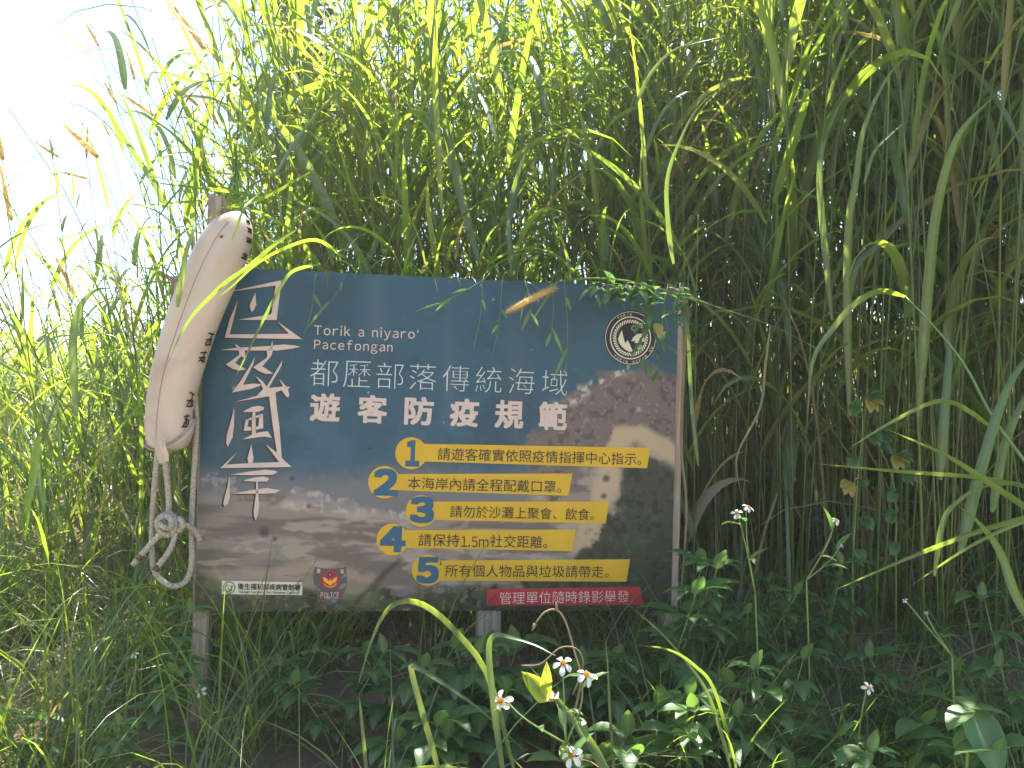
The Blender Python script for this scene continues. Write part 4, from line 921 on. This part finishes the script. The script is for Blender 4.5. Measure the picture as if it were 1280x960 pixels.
for tp, nk, Y, th_, lb in (
    ((76.5, 153), (122, 196), 3.0, .011, 'thickest golden bristly seed head, leaning left low in the open sky'),
    ((214, 3), (256, 62), 3.1, .011, 'largest pale seed head near the top of the sky'),
    ((255, 52), (278, 82), 3.2, .009, 'pale seed head just below and right of the largest one at the top'),
    ((101, 18), (123, 57), 3.4, .006, 'slender brown seed head topmost on the left of the sky'),
    ((158, 61), (168, 99), 3.4, .006, 'slender upright brown seed head between the topmost and the largest ones'),
    ((255, 77), (263, 101), 3.3, .006, 'small upright seed head under the largest one'),
    ((130, 102), (145, 128), 3.2, .007, 'yellowish seed head above the tall leaning blades'),
    ((151, 117), (192, 144), 3.2, .008, 'pale seed head lying almost along the tall leaning blades'),
    ((39, 175), (73, 196), 3.3, .006, 'thin brown seed head leaning far left in the sky'),
    ((110, 156), (108, 197), 3.4, .006, 'thin vertical brown seed head just right of the thickest one'),
    ((75, 215), (108, 223), 3.3, .006, 'thin brown seed head lying nearly level below the thickest one'),
    ((201, 109), (211, 133), 3.5, .005, 'tiny upright brown seed head in the middle of the sky'),
    ((213, 103), (247, 132), 3.1, .007, 'brown seed head leaning left beside the brown leaved shrub'),
    ((249, 112), (272, 155), 3.2, .008, 'pale drooping seed head in front of the brown leaved shrub'),
    ((127, 151), (136, 168), 3.5, .005, 'tiny slanting seed head right of the thin vertical one'),
    ((0, 172), (3, 200), 3.0, .009, 'golden seed head cut by the left edge, upper one'),
    ((-1, 200), (14, 275), 2.9, .009, 'long golden seed head at the left edge, lower one'),
    ((320, 100), (342, 138), 2.9, .010, 'broad pale seed head among blades in front of the shrub'),
    ((285, 12), (340, 13), 3.2, .006, 'pale seed head lying level at the top left of the shrub'),
    ((68, 318), (95, 372), 2.8, .008, 'pale seed head among the sunny blades left of the float')):
    seed_stalk(tp, nk, Y, th_, lb)

# ------------------------------------------------------------------ broad leaves
def leaf_shape(k, root, dirv, up, L, W, tint, droop=.5, fold=.22, n_=7, blunt=False, wav=0.0):
    """one broad leaf from root along dirv, pointed, folded on its midrib, drooping at the tip"""
    d = dirv.normalized(); sd_ = d.cross(up).normalized(); nn = sd_.cross(d).normalized(); v = []; f = []
    p = root.copy()
    for i in range(n_):
        u = i/(n_-1); w = W/2*(math.sin(math.pi*min(1, u**.72*.97+.03))**.85) if not blunt else W/2*min(1, .35+u*1.3)*(1-max(0, u-.72)**2*9.5)
        ww = wav*math.sin(u*9)*W
        v += [p-sd_*w+nn*(w*fold*1.6+ww), p, p+sd_*w+nn*(w*fold*1.6-ww)]
        d = (d-up*droop/n_*1.6).normalized(); nn = sd_.cross(d).normalized(); p = p+d*L/(n_-1)
    for i in range(n_-1):
        a = i*3; f += [(a, a+1, a+4, a+3), (a+1, a+2, a+5, a+4)]
    k.add(v, f, [(tint, float(j_ == 1), i_/(n_-1)*.8) for i_ in range(n_) for j_ in range(3)])
UP = Vector((0, 0, 1))
def leafy_plant(x, y, h, nst, LL, label, group, seed, tri=True, lean=(0, 0), tint=(.1, .8), name='broadleaf_plant', cat='leafy plant', dens=5):
    r = random.Random(seed); root = Vector((x, y, gz(x, y)-.01)); e = empty(name, root); tag(e, label, cat, group)
    ks = MB(); kl = MB()
    for s_ in range(nst):
        a = r.uniform(0, 6.28); sp = r.uniform(.1, .5); hh = h*r.uniform(.6, 1.05)
        tip = root+Vector((math.cos(a)*sp*hh+lean[0], math.sin(a)*sp*hh+lean[1], hh)); mid = root.lerp(tip, .5)+Vector((math.cos(a), math.sin(a), 0))*-.06*hh
        P = spline([root, mid, tip], 14); ks.tube(P, [.0028-.0016*i/13 for i in range(14)], 5, .4)
        for q in range(dens):
            u = .25+.75*(q+1)/dens; i = min(13, int(u*13)); p = P[i]; t = (P[min(13, i+1)]-P[max(0, i-1)]).normalized()
            for sgn in (-1, 1):
                aa = q*1.57+r.uniform(-.4, .4)+(0 if sgn > 0 else math.pi)
                d = Vector((math.cos(aa), math.sin(aa), r.uniform(.1, .6))); L = LL*r.uniform(.6, 1.15)*(1-.35*abs(u-.6))
                pe = p+d.normalized()*L*.3; ks.tube([p, p.lerp(pe, .5)+UP*.004, pe], .0011, 4)
                if tri:
                    for da, kf in ((0, 1), (.85, .72), (-.85, .72)):
                        dd = Matrix.Rotation(da, 3, 'Z') @ d; leaf_shape(kl, pe, dd, UP, L*kf, L*kf*.52, r.uniform(*tint), r.uniform(.4, .9), .2, 7, wav=.02)
                else: leaf_shape(kl, pe, d, UP, L, L*.62, r.uniform(*tint), r.uniform(.3, 1.0), .2, 7, wav=.025)
        leaf_shape(kl, tip, Vector((r.uniform(-.4, .4), r.uniform(-.6, .1), 1)), Vector((0, 1, .2)), LL*.6, LL*.3, r.uniform(*tint), .2)
    ks.build('stem', M['stem'], e); kl.build('foliage', M['leaf'], e); return e
GP = 'broad leaved plants growing on the verge below and right of the board'
def gp(px, py, Y):
    p = at(px, py, Y); return p.x, p.y
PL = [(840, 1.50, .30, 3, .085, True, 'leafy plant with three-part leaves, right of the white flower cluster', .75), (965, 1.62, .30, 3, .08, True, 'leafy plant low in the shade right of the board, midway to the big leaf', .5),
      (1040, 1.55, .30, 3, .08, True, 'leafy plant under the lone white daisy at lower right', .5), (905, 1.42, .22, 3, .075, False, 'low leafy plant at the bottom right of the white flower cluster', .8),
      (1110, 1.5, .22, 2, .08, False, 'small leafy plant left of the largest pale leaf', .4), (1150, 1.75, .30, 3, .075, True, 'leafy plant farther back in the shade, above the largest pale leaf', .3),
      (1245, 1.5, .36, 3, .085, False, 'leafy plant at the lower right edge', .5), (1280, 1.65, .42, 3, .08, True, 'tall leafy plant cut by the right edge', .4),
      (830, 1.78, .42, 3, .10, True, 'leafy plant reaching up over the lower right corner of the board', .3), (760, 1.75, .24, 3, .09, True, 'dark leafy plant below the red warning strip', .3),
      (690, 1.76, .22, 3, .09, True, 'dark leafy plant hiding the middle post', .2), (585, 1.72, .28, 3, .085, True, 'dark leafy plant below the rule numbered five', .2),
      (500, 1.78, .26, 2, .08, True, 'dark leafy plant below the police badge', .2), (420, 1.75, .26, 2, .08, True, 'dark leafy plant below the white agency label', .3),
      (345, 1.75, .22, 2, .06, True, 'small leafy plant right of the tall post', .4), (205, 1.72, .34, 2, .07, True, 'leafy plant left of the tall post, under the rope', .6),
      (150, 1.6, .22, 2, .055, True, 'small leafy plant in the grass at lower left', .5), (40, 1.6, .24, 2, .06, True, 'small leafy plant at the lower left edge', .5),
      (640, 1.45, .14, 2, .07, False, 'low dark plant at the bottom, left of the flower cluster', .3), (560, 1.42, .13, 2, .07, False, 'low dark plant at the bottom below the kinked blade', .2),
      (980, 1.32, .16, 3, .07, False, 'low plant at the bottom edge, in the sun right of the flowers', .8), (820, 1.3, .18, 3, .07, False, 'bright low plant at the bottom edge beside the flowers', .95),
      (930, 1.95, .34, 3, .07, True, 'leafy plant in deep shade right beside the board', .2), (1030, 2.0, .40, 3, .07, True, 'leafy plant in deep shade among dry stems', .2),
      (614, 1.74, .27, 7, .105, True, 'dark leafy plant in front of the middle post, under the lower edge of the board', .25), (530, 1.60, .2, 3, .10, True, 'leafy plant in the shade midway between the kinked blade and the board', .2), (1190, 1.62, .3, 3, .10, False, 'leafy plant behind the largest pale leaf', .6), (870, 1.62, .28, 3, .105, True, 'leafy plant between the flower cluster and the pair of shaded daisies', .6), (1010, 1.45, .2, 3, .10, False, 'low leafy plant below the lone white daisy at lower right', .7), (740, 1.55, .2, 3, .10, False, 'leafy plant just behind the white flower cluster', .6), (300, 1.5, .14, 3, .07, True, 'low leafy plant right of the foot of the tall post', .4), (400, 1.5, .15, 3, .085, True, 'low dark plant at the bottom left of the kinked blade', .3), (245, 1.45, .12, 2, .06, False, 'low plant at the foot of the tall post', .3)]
for i, (px, Y, h, ns, LL, tri, lb, tn) in enumerate(PL):
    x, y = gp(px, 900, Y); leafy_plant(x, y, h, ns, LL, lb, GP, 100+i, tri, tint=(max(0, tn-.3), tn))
# the largest pale leaf, three big leaves of one plant
x, y = gp(1205, 900, 1.42); root = Vector((x, y, gz(x, y))); e = empty('broadleaf_plant', root)
tag(e, 'plant with the largest pale broad leaf, hanging toward the viewer at lower right', 'leafy plant', GP)
k = MB(); top = at(1212, 885, 1.42); k.tube(spline([root, root.lerp(top, .6)+Vector((.01, .02, .03)), top], 10), .003, 6); k.build('stem', M['stem'], e)
k = MB()
for d, L, W in ((Vector((.12, -.9, -.75)), .125, .075), (Vector((1, -.25, .25)), .07, .034), (Vector((-.9, -.5, .0)), .075, .045), (Vector((.2, .9, .3)), .07, .04)):
    leaf_shape(k, top, d, UP, L, W, .5, .5, .12, 9)
k.build('foliage', M['leaf'], e)

# ------------------------------------------------------------------ white daisies on thin stems
def daisy(parent, p, face, R_, seed, npet=5):
    r = random.Random(seed); f = face.normalized(); s_ = f.cross(UP if abs(f.z) < .9 else Vector((1, 0, 0))).normalized(); t_ = s_.cross(f)
    kp = MB()
    for i in range(npet):
        a = 2*math.pi*i/npet+r.uniform(-.2, .2); d = s_*math.cos(a)+t_*math.sin(a)
        leaf_shape(kp, p+d*R_*.2, d-f*r.uniform(-.1, .35), f, R_*r.uniform(.75, 1.0), R_*.50, .5, r.uniform(.2, 1.0), .12, 7, True)
    fl_ = kp.build('flower', M['petal'], parent)
    kd = MB()
    for i in range(46):
        q = (i+.5)/46; a = i*2.4; rr = R_*.27*math.sqrt(q); c_ = p+(s_*math.cos(a)+t_*math.sin(a))*rr+f*R_*.20*(1-.5*q)
        kd.tube([c_-f*R_*.18, c_+f*R_*.02], [R_*.045, R_*.03], 5)
    kd.build('flower_disc', M['disc'], fl_)
    kc = MB(); kc.tube([p-f*R_*.34, p-f*R_*.2, p-f*R_*.02], [R_*.06, R_*.22, R_*.26], 8); kc.build('calyx', M['stem'], fl_)
def flower_plant(label, foot, flowers, Y, seed, leaves=4, LL=.05):
    x, y = gp(foot[0], foot[1], Y); root = Vector((x, y, gz(x, y))); e = empty('daisy_plant', root); tag(e, label, 'wildflower', 'white daisies growing on the verge')
    k = MB(); kl = MB(); r = random.Random(seed)
    fork = at(foot[0], foot[1], Y)
    if fork.z > root.z+.02: k.tube(spline([root, root.lerp(fork, .5)+Vector((.006, 0, 0)), fork], 10), .0021, 6)
    for px, py, dY, face, R_ in flowers:
        p = at(px, py, Y+dY); f = Vector(face).normalized(); m_ = fork.lerp(p, .55)+Vector((r.uniform(-.012, .012), 0, .0))
        P = spline([fork, m_, p-f*R_*.9, p-f*R_*.3], 14); k.tube(P, [.0019-.0007*i/13 for i in range(14)], 6)
        for q in range(leaves//2):
            i = 3+q*4; d = Vector((r.uniform(-1, 1), r.uniform(-1, .3), r.uniform(.0, .7))); leaf_shape(kl, P[i], d, UP, LL*r.uniform(.6, 1.1), LL*.3, r.uniform(.3, .9), .6, .2, 6)
    k.build('stem', M['stem'], e); kl.build('foliage', M['leaf'], e)
    for i, (px, py, dY, face, R_) in enumerate(flowers): daisy(e, at(px, py, Y+dY), Vector(face), R_, seed*10+i)
    return e
FR = .020
fp = flower_plant('sunlit cluster of white daisies in front of the lower middle of the board', (708, 930), [(626, 876, .02, (-.5, -.7, .35), FR*1.05), (704, 829, .0, (.0, -.55, .75), FR), (733, 843, -.02, (.35, -.45, .85), FR), (690, 874, .05, (.1, -.5, -.6), FR*.9), (714, 945, -.03, (-.2, -.6, .75), FR)], 1.36, 3, 4, .055)
k = MB()                                                 # a leaf with backlit glow put into its colour and the nodding dry shoot of that plant
for (a, b_, w) in (((682, 872), (652, 838), .030), ((684, 876), (668, 852), .034), ((680, 870), (684, 842), .022)):
    p = at(*a, 1.345); leaf_shape(k, p, at(*b_, 1.335)-p, Vector((.2, -1, .3)), .062, w, .97 if False else .86, .3, .3, 7)
k.build('young_lit_leaf', M['young_lit'], fp)
k = MB(); P = spline([at(716, 900, 1.37), at(726, 850, 1.38), at(718, 815, 1.4), at(706, 775, 1.42), at(694, 762, 1.42), at(680, 766, 1.41), at(669, 780, 1.4)], 26); k.tube(P, [.0022-.0006*i/25 for i in range(26)], 6)
k.tube([at(669, 780, 1.4), at(665, 788, 1.4)], [.004, .0015], 6); k.tube([at(696, 763, 1.42), at(695, 752, 1.42)], [.0035, .001], 5)
k.tube(spline([at(716, 868, 1.37), at(729, 835, 1.36), at(722, 812, 1.36), at(700, 810, 1.36), at(676, 830, 1.36), at(652, 832, 1.36)], 22), .0015, 5)
k.build('dry_shoot', M['dry'], fp)
flower_plant('pair of white daisies standing in the shade right of the board', (944, 742), [(921, 641, .0, (-.4, -.6, .5), .014), (936, 634, .0, (.3, -.5, .8), .014)], 1.7, 5, 4, .06)
flower_plant('lone white daisy on a slanting stem in the shade, left of the slanting cane', (1008, 725), [(1045, 650, .0, (.1, -.5, .8), .0125), (1053, 682, .0, (.5, -.4, .3), .006)], 1.7, 6, 4, .06)
flower_plant('lone white daisy above the low leaves at lower right', (1072, 930), [(1086, 860, .0, (.05, -.7, .6), .0145)], 1.55, 7, 2, .05)
flower_plant('white daisy against the foot of the tall post', (262, 935), [(249, 864, .0, (-.1, -1, .2), .014)], 1.66, 8, 2, .05)
flower_plant('small white daisy in the grass left of the tall post, under the rope', (170, 900), [(168, 818, .0, (-.2, -.6, .7), .009)], 1.7, 9, 2, .045)
flower_plant('faded orange flower bud standing above the leaves at lower right', (1190, 820), [(1131, 750, .0, (-.6, -.4, .5), .006), (1158, 765, .0, (0, -.4, .9), .005)], 1.55, 12, 2, .05)

# ------------------------------------------------------------------ the creeper that hangs over the top right of the board
cx_ = at(815, 352, 1.9); vr_ = empty('creeper', cx_); tag(vr_, 'dark green creeper hanging over the top right corner and emblem of the board', 'creeper')
kl = MB(); ks = MB(); r = random.Random(31)
for s_ in range(34):
    x0 = r.uniform(745, 858); L_ = r.choice((18, 34, 60, 95))*r.uniform(.6, 1) if x0 > 805 else r.uniform(5, 30)
    p = [at(x0+r.uniform(-14, 14), 362+r.uniform(0, 20), 2.12), at(x0, 356+r.uniform(-3, 4), 1.96), at(x0+r.uniform(-6, 8), 352+L_*.5, 1.905), at(x0+r.uniform(-10, 14), 352+L_, 1.90)]
    P = spline(p, 12); ks.tube(P, .0011, 4)
    for q in range(5+s_ % 2, 12, 2):
        d = Vector((r.uniform(-1, 1), r.uniform(-.7, -.05), r.uniform(-.8, .3))); leaf_shape(kl, P[q], d, UP, r.uniform(.022, .062), r.uniform(.008, .026), r.uniform(0, .35), .6, .15, 5)
for px, py, ln in ((812, 470, .035), (824, 478, .035), (805, 462, .03), (818, 452, .035), (796, 448, .03), (826, 440, .032)):
    p = at(px, py-14, 1.89); leaf_shape(kl, p, Vector((r.uniform(-.6, .6), -.25, -.8)), UP, ln, ln*.6, .1, .2, .15, 6)
ks.build('stem', M['stem'], vr_); kl.build('foliage', M['leaf'], vr_)
k = MB(); leaf_shape(k, at(820, 404, 1.875), Vector((.15, -.5, -.85)), UP, .045, .026, 1.0, .3, .3, 7, wav=.06); k.build('yellowed_leaf', M['leaf'], vr_)
# thin creeper tangle along the top edge left of it, with a dry seed spike lying on the edge
vt = empty('trailing_vine', at(660, 350, 1.92)); tag(vt, 'thin trailing vine with narrow leaves dangling over the middle of the board top', 'vine')
kl = MB(); ks = MB()
for x0, x1, L_ in ((604, 592, 84), (628, 616, 92), (690, 688, 72), (706, 707, 120), (606, 545, 30), (395, 378, 74), (432, 402, 36), (656, 664, 44)):
    P = spline([at(x0+8, 338, 2.0), at(x0, 346+(x0-500)*.02, 1.91), at((x0+x1)/2+3, 350+L_*.5, 1.87), at(x1, 352+L_, 1.865)], 16); ks.tube(P, [.0012-.0007*i/15 for i in range(16)], 4)
    for q in range(r.choice((1, 2, 3))):
        i = min(14, 7+q*4+r.randrange(3)); d = (P[min(15, i+1)]-P[i-1]).normalized()+Vector((r.uniform(-.7, .7), -.1, r.uniform(-.2, .3)))
        leaf_shape(kl, P[min(i, 15)], d, Vector((0, -1, .2)), r.uniform(.03, .10), r.uniform(.005, .010), r.uniform(.2, .8), r.uniform(.1, .5), .2, 7)
ks.build('stem', M['stem'], vt); kl.build('foliage', M['leaf'], vt)
sp_ = empty('dry_seed_spike', at(690, 363, 1.86)); tag(sp_, 'dry beige seed spike lying over the top edge of the board, left of the emblem', 'seed spike')
Q = spline([at(694, 360, 1.875), at(664, 374, 1.86), at(632, 391, 1.855)], 14); k = MB(); k.tube(Q, [.004+.0035*math.sin(i*.24) for i in range(14)], 9, .5, nub=.3)
for q in range(1100):
    i = r.uniform(0, 12.9); p = Q[int(i)].lerp(Q[int(i)+1], i-int(i)); t = (Q[int(i)+1]-Q[int(i)]).normalized()
    d = Vector((r.gauss(0, 1), r.gauss(0, 1), r.gauss(0, 1))); d = (d-t*d.dot(t)).normalized(); e_ = p+d*r.uniform(.009, .019)-t*r.uniform(-.002, .012); s_ = d.cross(t)*.0006
    k.add([p-s_, p+s_, e_], [(0, 1, 2)], r.random())
k.build('bristles', M['seed'], sp_)
# bare bent twig at the top right corner of the board
tw = MB(); tw.tube(spline([at(836, 361, 1.93), at(848, 366, 1.92), at(853, 380, 1.92), at(856, 410, 1.93), at(855, 450, 1.94), at(852, 560, 1.96), at(858, 640, 1.97), at(850, 760, 1.95)], 40), [.0062-.0036*i/39 for i in range(40)], 8, nub=.12)
tag(tw.build('dry_stalk', M['dry'], origin=at(850, 760, 1.95)), 'pale dry stalk bent round the top right corner of the board', 'dry stalk')

# ------------------------------------------------------------------ lobed creeper in the shade right of the board
for i, (pts, lb) in enumerate(((((1066, 700), (1072, 600), (1078, 520), (1060, 470)), 'lobed creeper with a yellow leaf climbing dry stems right of the board'), (((1120, 690), (1118, 610), (1100, 560), (1085, 535)), 'second lobed creeper lower in the shade left of the slanting cane'))):
    P = spline([at(x, y, 1.95+.03*q) for q, (x, y) in enumerate(pts)], 16); root = P[0].copy(); root.z = gz(root.x, root.y); e = empty('lobed_creeper', root); tag(e, lb, 'creeper')
    k = MB(); k.tube([root]+P, .0016, 5); k.build('stem', M['stem'], e); k = MB(); rr = random.Random(50+i)
    for q in range(1, 16, 2):
        d = Vector((rr.uniform(-1, 1), -.8, rr.uniform(-.5, .2)))
        for da in (-1.1, -.55, 0, .55, 1.1):
            leaf_shape(k, P[q]+d*.03, Matrix.Rotation(da, 3, 'Y') @ d, Vector((0, -.5, 1)), .045*(1-.25*abs(da)), .024, .15, .6, .1, 6)
    k.build('foliage', M['leaf'], e); k = MB()
    for q, dx in ((12, .02), (5, -.03)) if i == 0 else ((9, .02),):
        d = Vector((dx*20, -.8, -.5))
        for da in (-.9, 0, .9): leaf_shape(k, P[q]+Vector((dx, -.02, 0)), Matrix.Rotation(da, 3, 'Y') @ d, Vector((0, -.5, 1)), .045, .026, .97, .6, .1, 6)
    k.build('yellowed_leaf', M['leaf'], e)

# ------------------------------------------------------------------ brown leaved shrub on the bank behind, up against the sky
def shrub(x, y, h, boxes, label, seed):
    r = random.Random(seed); root = Vector((x, y, gz(x, y))); e = empty('shrub', root); tag(e, label, 'shrub')
    k = MB(); kl = MB(); k.tube(spline([root, root+Vector((.05, 0, h*.35)), root+Vector((-.02, .05, h*.6))], 10), [.035-.015*i/9 for i in range(10)], 9, nub=.1)
    fork = root+Vector((-.02, .05, h*.6))
    for cxp, cyp, Y, rad, nb in boxes:
        c = at(cxp, cyp, Y)
        for q in range(nb):
            tip = c+Vector((r.gauss(0, rad), r.gauss(0, rad*.8), r.gauss(0, rad)))
            P = spline([fork, fork.lerp(tip, .5)+Vector((r.gauss(0, .06), r.gauss(0, .06), .05)), tip], 12); k.tube(P, [.009-.0075*i/11 for i in range(12)], 5)
            for i in range(4, 12):
                for z in range(4):
                    d = Vector((r.gauss(0, 1), r.gauss(0, 1), r.gauss(.2, .8))); L = r.uniform(.04, .075)
                    leaf_shape(kl, P[i]+d.normalized()*.02, d, Vector((r.gauss(0, .5), r.gauss(0, .5), 1)), L, L*.75, r.random(), .4, .2, 5)
    k.build('trunk', M['twig'], e); kl.build('crown', M['shrub'], e)
shrub(-.95, 4.0, 2.0, ((352, 60, 4.0, .22, 14), (388, 20, 4.0, .26, 14), (400, 110, 4.0, .24, 12), (330, 150, 4.0, .18, 8), (370, 185, 4.0, .2, 8)), 'brown green shrub with small round leaves rising against the sky behind the grass', 71)
shrub(.1, 4.3, 2.2, ((655, 30, 4.3, .2, 10), (690, 55, 4.3, .2, 8)), 'brown shrub glimpsed through the grass at the top middle', 72)
